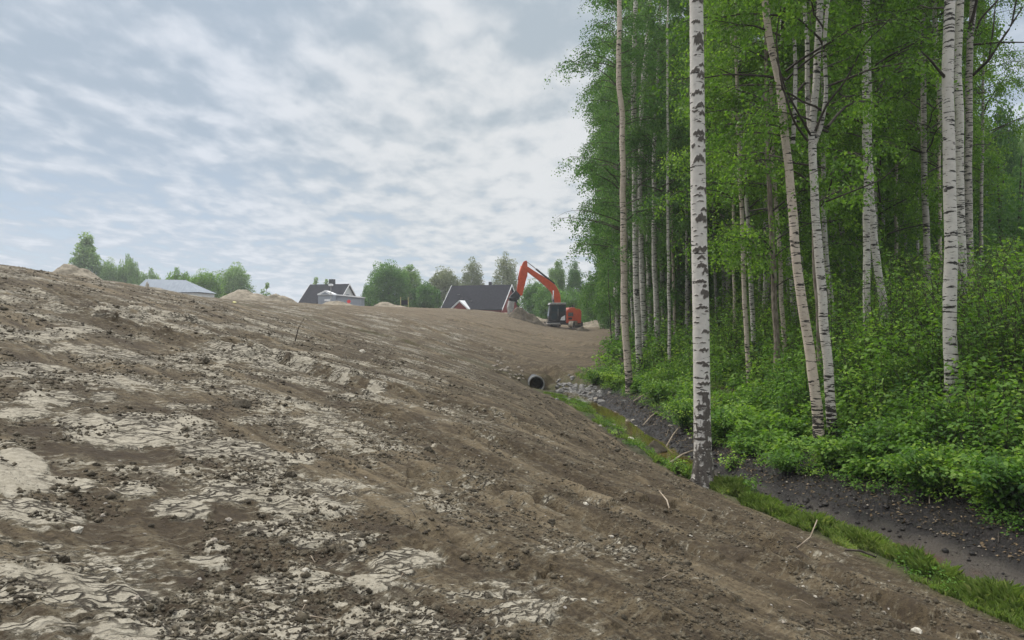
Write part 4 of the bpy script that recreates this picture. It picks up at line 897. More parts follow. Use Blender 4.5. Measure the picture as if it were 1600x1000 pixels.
def g1(rng, n):
    y = 4.5+8.8*rng.uniform(0, 1, n); f = foot(y); c = crk(y); u = rng.uniform(-.04, 1, n); x = f+.03+(c-f)*.56*u+.08*pn(y*1.3, y*0, 8)
    k = (pn(x*2.2, y*1.1, 12)+.6*pn(x*6, y*4, 13) > .02); return x[k], y[k], (.5+.6*np.sin(np.clip(u, 0, 1)*np.pi))[k]*(1+.9*pn(x[k]*1.9, y[k]*1.9, 14))
def g2(rng, n):
    y = 13+13*rng.uniform(0, 1, n); f = foot(y); c = crk(y); x = f+.02+(c-.2-f)*rng.uniform(0, .9, n); k = pn(x*1.8, y*1.1, 15) > .02; return x[k], y[k], .6+0*y[k]
def g3(rng, n):
    y = 6+26*rng.uniform(0, 1, n); x = crk(y)+1.3+3.2*rng.uniform(0, 1, n); k = pn(x*1.2, y*1.2, 16) > .05; return x[k], y[k], .8+0*y[k]
blades('grass', 301, 85000, g1, .05, .19, 'green grass strip along the foot of the bare slope')
blades('grass_tufts', 302, 24000, g2, .06, .18, 'sparse grass tufts beside the pools')
blades('bank_grass', 303, 26000, g3, .08, .26, 'thin grass on the wooded bank')
rng = np.random.default_rng(320); y = rng.uniform(5, 24, 420); f = foot(y); x = f+.05+(crk(y)-.2-f)*rng.uniform(0, 1, 420); k = pn(x*1.7, y*.9, 18) > .0; x, y = x[k], y[k]
V, F, var, VS, FS = plants(rng, x, y, rng.uniform(.06, .20, len(x)), rng.uniform(.04, .10, len(x)), 3, 9000, np.full(len(x), .036), LEAF4)
me = fastmesh('weeds', V, F); attr(me, 'var', np.repeat(var, 4)); tag(mobj('weeds', me, M['shrub']), 'small weeds mixed into the grass strip and round the pools', 'weeds', None, 'stuff')
# dead leaves on the floor of the wood
rng = np.random.default_rng(310); y = rng.uniform(6, 26, 9000); x = crk(y)+.45+rng.uniform(0, 1, 9000)**1.3*4; z = Hn(x, y)+.012
V, F = leaves(np.stack([x, y, z], -1), rdir(9000, rng)*np.array([1, 1, .2]), rdir(9000, rng)*.4+np.array([0, 0, 1.]), rng.uniform(.03, .06, 9000), .7)
me = fastmesh('leaf_litter', V, F); attr(me, 'var', np.repeat(rng.uniform(0, 1, 9000), 4)); tag(mobj('leaf_litter', me, M['litter']), 'dead leaves scattered on the wooded bank', 'leaf litter', None, 'stuff')

# ------------------------------------------------------------------ stones, clods, crumbs
def rock(seed, sub=2, amp=.28, sq=(1, .8, .6)):
    import bmesh
    bm = bmesh.new(); bmesh.ops.create_icosphere(bm, subdivisions=sub, radius=1); rg = np.random.default_rng(seed); o = rg.uniform(0, 50, 3)
    cuts = [(Vector(rdir(1, rg)[0]), rg.uniform(.55, .85)) for _ in range(7)]
    for v in bm.verts:
        for nrm_, dd_ in cuts:
            s_ = v.co.dot(nrm_)
            if s_ > dd_: v.co -= nrm_*(s_-dd_)
        v.co *= 1+amp*float(pn(v.co.x*1.7+o[0]+v.co.z, v.co.y*1.7+o[1]-v.co.z, seed)); v.co = Vector((v.co.x*sq[0], v.co.y*sq[1], v.co.z*sq[2]))
    me = bpy.data.meshes.new('stone'); bm.to_mesh(me); bm.free(); return me
RK = [rock(i) for i in range(6)]; CL = [rock(20+i, 3, .45, (1, .9, .75)) for i in range(4)]
def put(name, me, x, y, s, rz, m, label, cat, group=None, sink=.25, tilt=0):
    if name in ('stone', 'clod'): s *= .5; sink = .36
    kk = (me.name, m.name)
    if kk not in CVM:
        if me.materials: me = me.copy(); me.materials.clear()
        me.materials.append(m); CVM[kk] = me
    o = bpy.data.objects.new(name, CVM[kk]); o.location = (x, y, zground(x, y)+s*(.6-sink*1.6)); o.scale = (s, s, s); o.rotation_euler = (tilt, 0, rz); link(o); tag(o, label, cat, group); return o
ST = [(182,888,.055,'palestone','pale angular stone lying on dark soil at lower left'),(118,822,.09,'palestone','pale pointed slab of dried silt sticking up at far left'),(478,890,.06,'palestone','pale wedge-shaped stone left of the bottom centre'),
 (912,943,.05,'palestone','flat pale stone at the bottom, right of centre'),(160,795,.04,'stone','small pale stone above the left crust patches'),(335,842,.055,'stone','rounded grey stone on the crust left of centre'),
 (357,806,.05,'stone','grey stone beside cracked crust left of centre'),(1432,990,.10,'palestone','large rounded pale stone at the bottom right'),(1380,960,.055,'stone','oval grey stone just above the large bottom-right stone'),
 (1346,945,.045,'stone','grey stone left of the oval one near the bottom right'),(915,797,.07,'palestone','pale stone high on the slope left of the fallen stick'),(955,830,.055,'palestone','pale stone right of the dark root clod'),
 (1079,836,.045,'palestone','small white stone below the thick birch'),(845,715,.05,'stone','small light stone on mid slope'),(1255,915,.035,'palestone','little pale stone low on the right slope'),
 (795,655,.10,'stone','pale stone on the slope below the pipe'),(566,552,.20,'palestone','whitish boulder on the upper slope right of the leaning rod'),(1475,958,.06,'palestone','pale stone at the edge of the grass strip'),
 (1530,1000,.05,'stone','stone near the grass in the bottom right corner'),(1190,815,.04,'stone','stone on the slope rim right of the thick birch')]
for i, (px, py, s, m_, lab) in enumerate(ST):
    g = ghit(px, py); put('stone', RK[i % 6], g.x, g.y, s, i*1.1, M[m_], lab, 'stone')
CD = [(375,637,.17,'large dark clod on the slope left of centre'),(861,822,.075,'dark round root clod trailing a pale root'),(452,748,.085,'dark earth clod beside the central crust patch'),(575,642,.10,'small dark clod near the pale track mark'),
 (975,958,.05,'dark clod near the bottom edge, right of centre'),(670,705,.14,'long dark clod on the middle slope'),(320,570,.16,'dark lump of soil on the upper left slope'),(388,785,.04,'dark round clod on the cracked crust'),
 (1170,952,.06,'brown clod on the lower right slope'),(98,878,.06,'flat dark clod at the lower left'),(740,775,.06,'dark crumbly clod in the middle foreground'),(690,775,.06,'squat clod left of the crumbly one in the middle foreground')]
for i, (px, py, s, lab) in enumerate(CD):
    g = ghit(px, py); put('clod', CL[i % 4], g.x, g.y, s, i*1.9, M['clod'], lab, 'clod')
rg = np.random.default_rng(77)
for i in range(90):
    px = rg.uniform(20, 1450); py = rg.uniform(560, 1000); lim = np.interp(px, [840, 1100, 1600], [620, 790, 1020])
    if px > 820 and py < lim: continue
    g = ghit(px, py)
    if g.x > float(foot(g.y))-.1: continue
    s = rg.uniform(.012, .03)*(1+g.y/14)
    if rg.uniform() < .5: put('stone', RK[i % 6], g.x, g.y, s, rg.uniform(0, 6), M['stone' if i % 3 else 'palestone'], 'small loose stone lying on the bare slope', 'stone', 'small stones scattered on the slope')
    else: put('clod', CL[i % 4], g.x, g.y, s*1.2, rg.uniform(0, 6), M['clod'], 'small dark soil clod lying on the bare slope', 'clod', 'small clods scattered on the slope')
# loose crumbs of soil: uncountable
def crumbs(name, x, y, s, m, label, rng, sink=.2):
    n = len(x); z = Hn(x, y); base = np.array([(1, 0, 0), (0, 1, 0), (-1, 0, 0), (0, -1, 0), (0, 0, .8), (0, 0, -.7)], float)
    a = rng.uniform(0, 6.28, n); ca_, sa_ = np.cos(a), np.sin(a); V = base[None]*(1+rng.uniform(-.35, .35, (n, 6, 1)))*s[:, None, None]
    Vx = V[..., 0]*ca_[:, None]-V[..., 1]*sa_[:, None]; Vy = V[..., 0]*sa_[:, None]+V[..., 1]*ca_[:, None]
    V = np.stack([Vx+x[:, None], Vy+y[:, None], V[..., 2]+z[:, None]+(s*sink)[:, None]], -1).reshape(-1, 3)
    f = np.array([(0, 1, 4), (1, 2, 4), (2, 3, 4), (3, 0, 4), (1, 0, 5), (2, 1, 5), (3, 2, 5), (0, 3, 5)]); F = (np.arange(n)[:, None, None]*6+f[None]).reshape(-1, 3)
    tag(mobj(name, fastmesh(name, V, F), M[m]), label, 'soil', None, 'stuff')
rng = np.random.default_rng(401); n = 80000; a = rng.uniform(-.66, .66, n); r = np.exp(rng.uniform(math.log(2.2), math.log(24), n)); x, y = np.tan(a)*r, r
k = (x < foot(y)-.05) & (pn(x*1.3, y*1.3, 33)+.5*pn(x*4, y*4, 34) > .0); x, y, r = x[k], y[k], r[k]
crumbs('soil_crumbs', x, y, rng.uniform(.003, .0085, len(x))*(1+.08*r)*np.exp(rng.normal(0, .45, len(x))), 'clod', 'loose dark soil crumbs over the bare slope', rng)
rng = np.random.default_rng(405); n = 2600; y = rng.uniform(6.5, 24, n); x = crk(y)+rng.uniform(.15, 2.1, n)
crumbs('mud_crumbs', x, y, rng.uniform(.006, .022, n)*np.exp(rng.normal(0, .6, n)), 'mudlump', 'wet black crumbs of mud along the stream bank', rng)
y = rng.uniform(6.5, 26, 420); x = crk(y)+rng.uniform(.2, 2.2, 420); crumbs('mud_chips', x, y, rng.uniform(.008, .022, 420), 'stone', 'pale chips and pebbles on the black mud', rng, .5)
# grey rubble by the pipe mouth and stones in the stream
rng = np.random.default_rng(402)
for i in range(210):
    px = rng.normal(902, 21); py = 613+rng.normal(0, 8)+(px-905)*.22; g = ghit(px, py)
    s = rng.uniform(.05, .15)
    if px < 868: continue
    put('rubble_stone', RK[i % 6], g.x, g.y, s, rng.uniform(0, 6), M['rubble'], 'grey broken stone in the rubble apron at the pipe mouth', 'stone', 'grey rubble stones at the pipe mouth', .3, rng.uniform(-.5, .5))
for i in range(26):
    yv = rng.uniform(13.5, 28); xv = float(crk(yv))+rng.normal(0, .45); put('stream_stone', RK[i % 6], xv, yv, rng.uniform(.04, .12), rng.uniform(0, 6), M['palestone' if i % 3 == 0 else 'stone'], 'small stone in the shallow stream bed between pipe and birch', 'stone', 'stones in the stream bed', .3)
for i in range(30):
    px = rng.uniform(770, 818); py = 575+(px-775)*.33+rng.normal(0, 5); g = ghit(px, py); put('pipe_stone', RK[i % 6], g.x, g.y, rng.uniform(.05, .12), rng.uniform(0, 6), M['stone'], 'small stone in the row of rubble left of the pipe', 'stone', 'rubble left of the pipe', .3)
g = P(1022, 705, 16.0); put('boulder', rock(60, 3, .4, (1.2, .8, .75)), g.x, 16.0, .27, .4, M['clod'], 'dark brown boulder sitting in the yellow-brown pool', 'boulder', None, .22)

# sticks
def stick(pts, r0, r1, m, label, name='stick', cat='stick'):
    o = Vector(pts[0]); mb = MB(); mb.tube([Vector(p)-o for p in pts], list(np.linspace(r0, r1, len(pts))), 6); ob = mb.build(name, M[m], None, o, smooth=True); tag(ob, label, cat); return ob
a = ghit(460, 531); stick([a-Vector((0, 0, .1)), P(466, 513, a.y), P(475, 498, a.y)], .013, .009, 'darktwig', 'thin dark rod sticking up at a slant from the upper slope', 'rod', 'rod')
a = ghit(1049, 806); b = P(1030, 767, a.y+.5); stick([a, (a+b)/2+Vector((.02, 0, .03)), b], .010, .006, 'twig', 'pale dry stick lying up the slope left of the thick birch')
a = ghit(1240, 861); b = P(1277, 812, a.y+.1); stick([a, a*.5+b*.5+Vector((.05, 0, -.02)), b], .009, .006, 'twig', 'pale bent branch standing at the slope edge above the grass')
a = ghit(866, 827); b = ghit(880, 840); stick([a+Vector((0, 0, .02)), b+Vector((0, 0, .01))], .006, .003, 'twig', 'short pale root hanging from the dark root clod', 'root', 'root')
a = ghit(1320, 868); b = ghit(1370, 880); stick([a+Vector((0, 0, .06)), (a+b)/2+Vector((0, 0, .09)), b+Vector((0, 0, .06))], .014, .01, 'darktwig', 'dark stick lying along the edge of the grass strip')
for (p, q_, Yq, lab) in (((1040, 702), (1062, 693), 16.6, 'short pale log end on the mud above the pool'), ((1045, 716), (1085, 690), 14.6, 'pale stick across the mud left of the thick birch'), ((1005, 668), (1028, 661), 19.5, 'bleached twig on the bank mud beyond the pool'), ((990, 632), (1020, 634), 23, 'long bleached twig lying under the edge bushes')):
    A_ = P(p[0], p[1], Yq); B_ = P(q_[0], q_[1], Yq+.8); A_.z = zground(A_.x, A_.y)+.05; B_.z = zground(B_.x, B_.y)+.08; stick([A_, (A_+B_)/2+Vector((0, 0, .04)), B_], .022, .014, 'twig', lab)

rg = np.random.default_rng(88)
for i in range(34):
    px = rg.uniform(60, 1350); py = rg.uniform(640, 990); g = ghit(px, py)
    if g.x > float(foot(g.y))-.15: continue
    a_ = rg.uniform(0, 6.28); l_ = rg.uniform(.05, .16); dv = Vector((math.cos(a_), math.sin(a_), 0))*l_; q1 = g+dv*.5; q2 = g+dv
    q0 = Vector((g.x, g.y, zground(g.x, g.y)+.012)); q1 = Vector((q1.x+rg.uniform(-.01, .01), q1.y, zground(q1.x, q1.y)+.03)); q2 = Vector((q2.x, q2.y, zground(q2.x, q2.y)+.015))
    o_ = stick([q0, q1, q2], .0035, .0015, 'twig' if i % 3 else 'darktwig', 'tiny root or twig lying in the bare soil', 'twig', 'twig'); o_['group'] = 'tiny twigs scattered on the slope'

for i in range(16):
    yv = rg.uniform(7.5, 20); xv = float(crk(yv))+rg.uniform(.4, 1.6); a_ = rg.uniform(-.9, .9)+1.2; l_ = rg.uniform(.15, .5)
    q = [Vector((xv+math.cos(a_)*l_*k, yv+math.sin(a_)*l_*k, zground(xv+math.cos(a_)*l_*k, yv+math.sin(a_)*l_*k)+.02+.02*(k == .5))) for k in (0, .5, 1)]
    o_ = stick(q, .008, .004, 'twig' if i % 2 else 'darktwig', 'thin fallen twig on the black mud bank', 'twig', 'twig'); o_['group'] = 'fallen twigs on the mud bank'

# ------------------------------------------------------------------ pipe
c = P(838, 600, 31.5); ax = Vector((.10, -1, -.02)).normalized(); rt = empty('drain_pipe', c); rt.rotation_euler = ax.to_track_quat('X', 'Z').to_euler()
def ring(x0, x1, ro, ri, n=40):
    mb = MB(); V = []; F = []
    for (x_, r_) in ((x0, ro), (x1, ro), (x1, ri), (x0, ri)):
        for i in range(n): V.append((x_, math.cos(i*2*math.pi/n)*r_, math.sin(i*2*math.pi/n)*r_))
    for k in range(4):
        for i in range(n): F.append((k*n+i, k*n+(i+1) % n, ((k+1) % 4)*n+(i+1) % n, ((k+1) % 4)*n+i))
    return mb.add(V, F)
ring(-3.5, 0, .335, .295).build('pipe_wall', M['pipe'], rt, smooth=False)
ring(-.05, .04, .36, .30).build('rim', M['piperim'], rt)
mb = MB(); mb.tube([(-3.4, 0, 0), (-3.3, 0, 0)], .3, 24); mb.build('pipe_shade_cap', M['inside'], rt)  # cap deep in the pipe, its shade painted near-black
tag(rt, 'black plastic drain pipe mouth opening at the foot of the slope', 'drain pipe')

# ------------------------------------------------------------------ earth heaps
def heap(px0, px1, ptop, pbase, Y, m, label, seed, pk=.5, name='earth_heap', depth=None):
    """an uneven mound"""
    w = (px1-px0)/FPX*Y; xc = ((px0+px1)/2-800)/FPX*Y; zt = CZ-(ptop-500)/FPX*Y; zb = CZ-(pbase-500)/FPX*Y; H_ = zt-zb; dp = depth or w*.6
    n = 56; u, v = np.meshgrid(np.linspace(-1, 1, n), np.linspace(-1, 1, n)); uo = u-(pk-.5)*2
    su = np.where(uo > 0, uo/(2-2*pk+1e-6), -uo/(2*pk+1e-6)); rr_ = np.sqrt(su**2+v**2)
    z = H_*np.clip(1-rr_, -.25, 1)**1.0; z = H_*np.tanh(z/H_*1.35)/.9; z += H_*.28*fbm(u*2.6+seed, v*2.6, 4, seed)*np.clip(1.2-rr_, 0, 1); z = np.where(rr_ > 1, -.3*H_*np.clip(rr_-1, 0, 1)-.05, z)
    z = np.minimum(z, H_*1.02)
    V = np.stack([u.ravel()*w/2, v.ravel()*dp/2, z.ravel()], -1); i = np.arange(n*n).reshape(n, n); F = np.stack([i[:-1, :-1], i[:-1, 1:], i[1:, 1:], i[1:, :-1]], -1).reshape(-1, 4)
    tag(mobj(name, fastmesh(name, V, F, True), M[m], None, (xc, Y, zb)), label, 'earth heap')
heap(68, 172, 413, 446, 60, 'sand', 'pale soil heap on the skyline at the far left', 1, .33)
heap(325, 440, 453, 480, 75, 'sand', 'low brown soil heap below the dark round tree', 2, .5)
heap(405, 480, 459, 482, 80, 'sand', 'flat ridge of soil left of the dark-roofed house', 8, .3)
heap(478, 590, 470, 492, 92, 'sand', 'lumpy soil heap in front of the grey shed', 3, .35)
heap(560, 660, 472, 492, 95, 'sand', 'low soil bank below the broad dense tree', 4, .4)
heap(778, 864, 481, 518, 76, 'darkheap', 'dark conical soil heap under the digger bucket', 5, .33, depth=4)
heap(740, 900, 487, 522, 90, 'sand', 'long pale spoil bank behind the digger', 6, .35)
heap(860, 985, 500, 532, 88, 'sand', 'pale spoil bank running right from the digger to the wood', 7, .45)
heap(893, 935, 511, 526, 74, 'darkheap', 'small brown mound beside the digger track', 9, .35)
heap(226, 234, 440, 450, 50, 'palestone', 'pale boulder on the skyline in front of the metal roof', 10, .5, 'boulder')

# ------------------------------------------------------------------ excavator
def excavator():
    Yd = 80.0; s = FPX/Yd; base = P(883, 512, Yd); zb = zground(base.x, Yd)
    rt = empty('excavator', (base.x, Yd, base.z), R(180+8)); cs = math.cos(R(8))
    def L(px, py): return ((883-px)/s/cs, (512-py)/s)
    def poly(pts): return [L(*p) for p in pts]
    up = rt
    # undercarriage, turned against the upper body
    for k, (lx, ly) in enumerate(((-.95, .95), (1.1, -1.0))):
        ang_ = R(-23+90-8)
        tr = bpy.data.objects.new('track', None)
        pts = [(-1.45, .0), (1.45, .0), (1.72, .22), (1.72, .48), (1.5, .72), (-1.5, .72), (-1.72, .48), (-1.72, .22)]
        mb = MB(); mb.prism(pts, -.25, .25); body = mb.build('track', M['dirtytrack'], rt, bevel=.04); body.location = (lx, ly, 0); body.rotation_euler = (0, 0, ang_)
        g = MB()
        for i in range(26):
            a = i/26*6.4
            for (x_, z_) in ((-1.5+i*.12, .735), (-1.5+i*.12, -.015)): g.box((x_, 0, z_), (.05, .52, .03))
        g.build('shoes', M['black'], body)
        for q_ in (-1.42, 1.42):
            w_ = MB(); w_.tube([(q_, -.29, .36), (q_, .29, .36)], .27, 18); w_.build('wheel', M['black'], body)
        w_ = MB(); [w_.tube([(x_, -.28, .16), (x_, .28, .16)], .13, 12) for x_ in (-.9, -.45, 0, .45, .9)]; w_.build('rollers', M['black'], body)
    mb = MB(); mb.box((.1, 0, .55), (1.9, 1.5, .45)); mb.tube([(0, 0, .75), (0, 0, .98)], .62, 24); mb.build('undercarriage', M['black'], rt)
    mb = MB(); mb.prism([(1.75, .28), (1.95, .28), (1.85, .66), (1.7, .66)], -1.1, 1.1); mb.box((1.3, .5, .42), (.9, .12, .12)); mb.box((1.3, -.5, .42), (.9, .12, .12)); mb.build('dozer_blade', M['dirtytrack'], rt, bevel=.02)
    mb = MB(); mb.prism(poly([(853, 505), (853, 502.5), (905, 502.5), (904, 506), (870, 507)]), -1.15, 1.15); mb.build('deck', M['black'], rt, bevel=.02)
    # engine housing with a rounded tail
    hp = poly([(881, 505), (881, 487), (884, 483.5), (888, 480.5), (895, 481), (903, 483.5), (905, 487), (904.5, 505)])
    mb = MB(); mb.prism(hp, -1.2, 1.2); ho = mb.build('engine_housing', M['orange'], rt, bevel=.07)
    g = MB(); x0, z0 = L(883, 495); g.box((x0-.35, 1.205, z0+.25), (.55, .02, .42)); g.box((x0-.30, 1.205, z0-.18), (.42, .02, .2)); g.build('vent_grille', M['black'], ho)
    g = MB(); [g.box((x0-.35, 1.222, z0+.10+i*.08), (.5, .012, .02)) for i in range(5)]; g.build('slats', M['grey'], ho)
    x1, z1 = L(896, 481); g = MB(); g.tube([(x1, -.3, z1-.1), (x1, -.3, z1+.32)], .06, 10); g.tube([(x1+.5, .6, z1-.1), (x1+.5, .6, z1+.12)], .09, 10); g.build('exhaust', M['black'], rt)
    g = MB(); g.tube([(x1+.7, 1.1, z1-.1), (x1+.7, 1.1, z1+.18), (x1-.2, 1.1, z1+.18), (x1-.2, 1.1, z1-.1)], .025, 6); g.build('handrail', M['black'], rt)
    # cab
    cp = poly([(855, 502), (854.5, 496), (856.5, 477), (859, 474.5), (880, 474.5), (881, 478), (881, 502)])
    mb = MB(); mb.prism(cp, .12, 1.12); cab = mb.build('cab', M['black'], rt, bevel=.05)
    g = MB(); g.prism(poly([(854.8, 476.5), (857, 473.4), (881, 473.2), (881.5, 476)]), .09, 1.15); g.build('cab_roof', M['grey'], rt, bevel=.03)
    g = MB(); g.prism(poly([(858.2, 487), (859.4, 478.2), (868.3, 478.2), (868.3, 487)]), 1.118, 1.128); g.build('window', M['glass'], cab)
    g = MB(); g.prism(poly([(869.8, 487), (869.8, 478.2), (878.5, 478.2), (876, 487)]), 1.118, 1.128); g.build('window', M['glass'], cab)
    g = MB(); g.prism(poly([(858, 498.5), (858.2, 489), (867, 489), (866.5, 498.5)]), 1.118, 1.128); g.build('window', M['glass'], cab)
    xa, za = L(854.6, 494); xb, zb_ = L(856.4, 479)
    g = MB(); g.prism([(xa+.012, za), (xb+.012, zb_), (xb+.022, zb_), (xa+.022, za)], .2, 1.04); g.build('windscreen', M['glass'], cab)
    g = MB(); g.prism(poly([(872, 500.5), (874, 495.5), (879.5, 492.5), (879.5, 500.5)]), 1.118, 1.13); g.build('side_panel', M['white'], cab)
    g = MB(); xh, zh = L(868.6, 488); g.tube([(xh, 1.15, zh-.45), (xh, 1.15, zh+.35)], .02, 6); g.build('handle', M['grey'], cab)
    g = MB(); g.prism(poly([(852.5, 507), (852.5, 504.8), (871, 504.4), (873, 507)]), .2, 1.2); g.build('step', M['grey'], rt, bevel=.02)
    # boom, stick, cylinders
    mb = MB(); mb.prism(poly([(866.4, 500), (878, 500), (876.6, 474), (875.6, 460), (872, 452), (868, 445.5), (858, 438), (846, 430.5), (834, 423), (825, 417), (822.3, 419), (823, 424), (832, 431), (844, 440), (854, 449), (861, 456), (864.8, 463), (866, 474)]), -.45, -.05)
    mb.build('boom', M['orange'], rt, bevel=.04)
    mb = MB(); mb.prism(poly([(822.8, 407.3), (818.5, 409), (816, 414), (812.5, 427), (810, 440), (808, 454), (809.5, 460.5), (813.5, 463), (816.5, 461.5), (818, 455), (821.5, 440), (824.3, 430), (824.8, 420), (824, 410)]), -.42, -.10)
    mb.build('stick', M['orange'], rt, bevel=.04)
    def cyl(a, b, r, nm, m, y_=-.25):
        A_ = L(*a); B_ = L(*b); g = MB(); g.tube([(A_[0], y_, A_[1]), (B_[0], y_, B_[1])], r, 10); g.build(nm, M[m], rt, smooth=True)
    cyl((823.5, 409), (840, 422), .05, 'cylinder_rod', 'grey'); cyl((838, 420.5), (867, 443.5), .105, 'arm_cylinder', 'black')
    cyl((864.4, 454), (864.4, 470), .06, 'cylinder_rod', 'white', .0); cyl((864.4, 468), (865, 500), .10, 'boom_cylinder', 'black', .0); cyl((864.4, 454), (864.4, 470), .06, 'cylinder_rod', 'white', -.55)
    cyl((815, 416), (810, 438), .09, 'bucket_cylinder', 'orange', -.25); cyl((810, 438), (806, 456), .05, 'cylinder_rod', 'grey', -.25)
    cyl((846, 429.5), (868, 444), .035, 'hose', 'black', -.5); cyl((812, 430), (825, 431.5), .05, 'hose_clamp', 'black', -.45)
    # tilting coupler and bucket
    mb = MB(); mb.prism(poly([(806, 454), (813.5, 462), (811, 467), (806, 472), (797, 471.5), (795, 466), (799, 461), (803, 457)]), -.60, .05); mb.build('coupler', M['black'], rt, bevel=.04)
    cyl((795, 466), (808, 468.5), .12, 'coupler_motor', 'black', .1)
    mb = MB(); mb.prism(poly([(795.5, 471), (803.5, 471.5), (802, 484), (799, 488), (795, 489), (793.4, 480)]), -.85, .35); mb.build('bucket', M['grey'], rt, bevel=.03)
    g = MB()
    for i in range(5): x_, z_ = L(795, 489.5); g.box((x_, -.75+i*.25, z_), (.12, .07, .16))
    g.build('bucket_teeth', M['grey'], rt)
    g = MB(); xm, zm = L(884, 484); g.tube([(xm+.2, -1.1, zm), (xm+.35, -1.3, zm+.2)], .02, 6); g.box((xm+.35, -1.3, zm+.35), (.04, .18, .3)); g.build('mirror', M['black'], rt)
    tag(rt, 'orange tracked excavator with raised bent boom emptying its bucket on the soil heap', 'excavator')
excavator()

# ------------------------------------------------------------------ houses and far things
def house(name, pxc, Y, ridge_len, halfw, yaw, pridge, drop, wallm, roofm, label, base_z=None, trim=True):
    """ridge along local x, front slope faces local -y"""
    zr = CZ-(pridge-500)/FPX*Y; rt = empty(name, ((pxc-800)/FPX*Y, Y, 2.2), R(yaw)); z0 = 0; zr -= 2.2; ze = zr-drop; hl = ridge_len/2
    mb = MB(); wl = hl-.35; hw = halfw-.45; zk = zr-.18-0
    pts = [(-hw, 0), (hw, 0), (hw, ze+.25), (0, zk-.15), (-hw, ze+.25)]
    V = [(-wl, p[0], p[1]) for p in pts]+[(wl, p[0], p[1]) for p in pts]; F = [(0, 1, 2, 3, 4), (9, 8, 7, 6, 5), (0, 5, 6, 1), (1, 6, 7, 2), (4, 9, 5, 0), (2, 7, 8, 3), (3, 8, 9, 4)]
    mb.add(V, F); mb.build('wall', M[wallm], rt)
    r = MB(); th = .16
    for sgn in (-1, 1):
        a = [(0, zr), (sgn*halfw, ze), (sgn*halfw, ze-th), (0, zr-th)]
        V = [(-hl, p[0], p[1]) for p in a]+[(hl, p[0], p[1]) for p in a]; r.add(V, [(0, 1, 2, 3), (7, 6, 5, 4), (0, 4, 5, 1), (1, 5, 6, 2), (2, 6, 7, 3), (3, 7, 4, 0)])
    ro = r.build('roof', M[roofm], rt)
    if trim:
        g = MB()
        for e in (-1, 1):
            for sgn in (-1, 1):
                a = [(0, zr+.06), (sgn*(halfw+.05), ze+.02), (sgn*(halfw+.05), ze-.26), (0, zr-.24)]; x0, x1 = e*(hl+.003), e*(hl+.06)
                V = [(x0, p[0], p[1]) for p in a]+[(x1, p[0], p[1]) for p in a]; g.add(V, [(0, 1, 2, 3), (7, 6, 5, 4), (0, 4, 5, 1), (1, 5, 6, 2), (2, 6, 7, 3), (3, 7, 4, 0)])
        g.build('bargeboard', M['white'], rt)
    return rt, zr, ze, hl, ro
rt, zr, ze, hl, ro = house('house', 515, 150, 9.2, 4.2, -18, 444, 3.9, 'cream', 'roof', '')
tag(rt, 'dark steep-roofed house with a chimney behind the grey shed', 'house')
g = MB(); g.box((.4, .3, zr+.35), (.95, .95, 1.3)); g.build('chimney', M['black'], ro)
g = MB(); g.box((hl-.30, -.2, ze+1.2), (.06, 1.1, 1.1)); g.build('window', M['glass'], rt)
rt, zr, ze, hl, ro = house('house', 752, 130, 11.6, 4.3, -22, 445.5, 4.3, 'redwall', 'roof', '')
tag(rt, 'long red wooden house with black gable roof and white bargeboards', 'house')
g = MB(); g.box((1.6, .3, zr+.15), (.45, .45, .8)); g.build('chimney', M['black'], ro)
for (x_, f_) in ((-3.5, .45), (-.6, .75), (-2.6, .62)):
    g = MB(); yy_ = -4.0*f_; g.box((x_, yy_, zr-3.9*f_+.08), (.35, .5, .05)); g.build('skylight', M['grey'], ro)
g = MB(); g.prism([(x_, z_) for x_, z_ in ((-3.2, ze-1.2), (-.6, ze-1.2), (-.6, ze+.1), (-1.9, ze+1.25), (-3.2, ze+.1))], -4.75, -1.5); d_ = g.build('dormer', M['redwall'], rt)
g = MB()
for sgn in (-1, 1):
    a = [(-1.9, ze+1.55), (-1.9+sgn*1.75, ze+.08), (-1.9+sgn*1.75, ze-.16), (-1.9, ze+1.30)]; g.prism(a, -4.92, -1.2)
g.build('dormer_roof', M['white'], d_)
g = MB(); g.box((hl-.31, -.3, ze+.9), (.08, 1.3, 1.1)); wn_ = g.build('window', M['white'], rt); g = MB(); g.box((hl-.26, -.3, ze+.9), (.04, 1.0, .85)); g.build('pane', M['glass'], wn_)
g = MB(); g.box((-6.6, 1.0, ze-.5), (1.6, 3, 1.6)); g.prism([(-7.6, ze+.3), (-6.6, ze+.75), (-5.75, ze+.3)], -.8, 2.8); g.build('porch', M['white'], rt)
# pale hip roof at the left
Yd = 120; org = P(262, 455, Yd); rt = empty('low_building', (org.x, Yd, org.z-3.0))
def lp(px, py, dy=0): p = P(px, py, Yd); return (p.x-org.x, dy, p.z-org.z+3.0)
V = [lp(214, 434.5, 3), lp(277, 436, 3), lp(312, 456.5, 0), lp(205, 456.5, 0), lp(312, 456.5, 7), lp(205, 456.5, 7)]
g = MB(); g.add(V, [(0, 1, 2, 3), (1, 4, 2), (0, 5, 4, 1), (0, 3, 5), (3, 2, 4, 5)]); g.build('roof', M['metalroof'], rt)
g = MB(); g.box((-.3, 3.5, 1.4), (10.4, 6.4, 2.7)); g.build('wall', M['cream'], rt); tag(rt, 'low building with a pale metal hip roof showing above the left skyline', 'building')
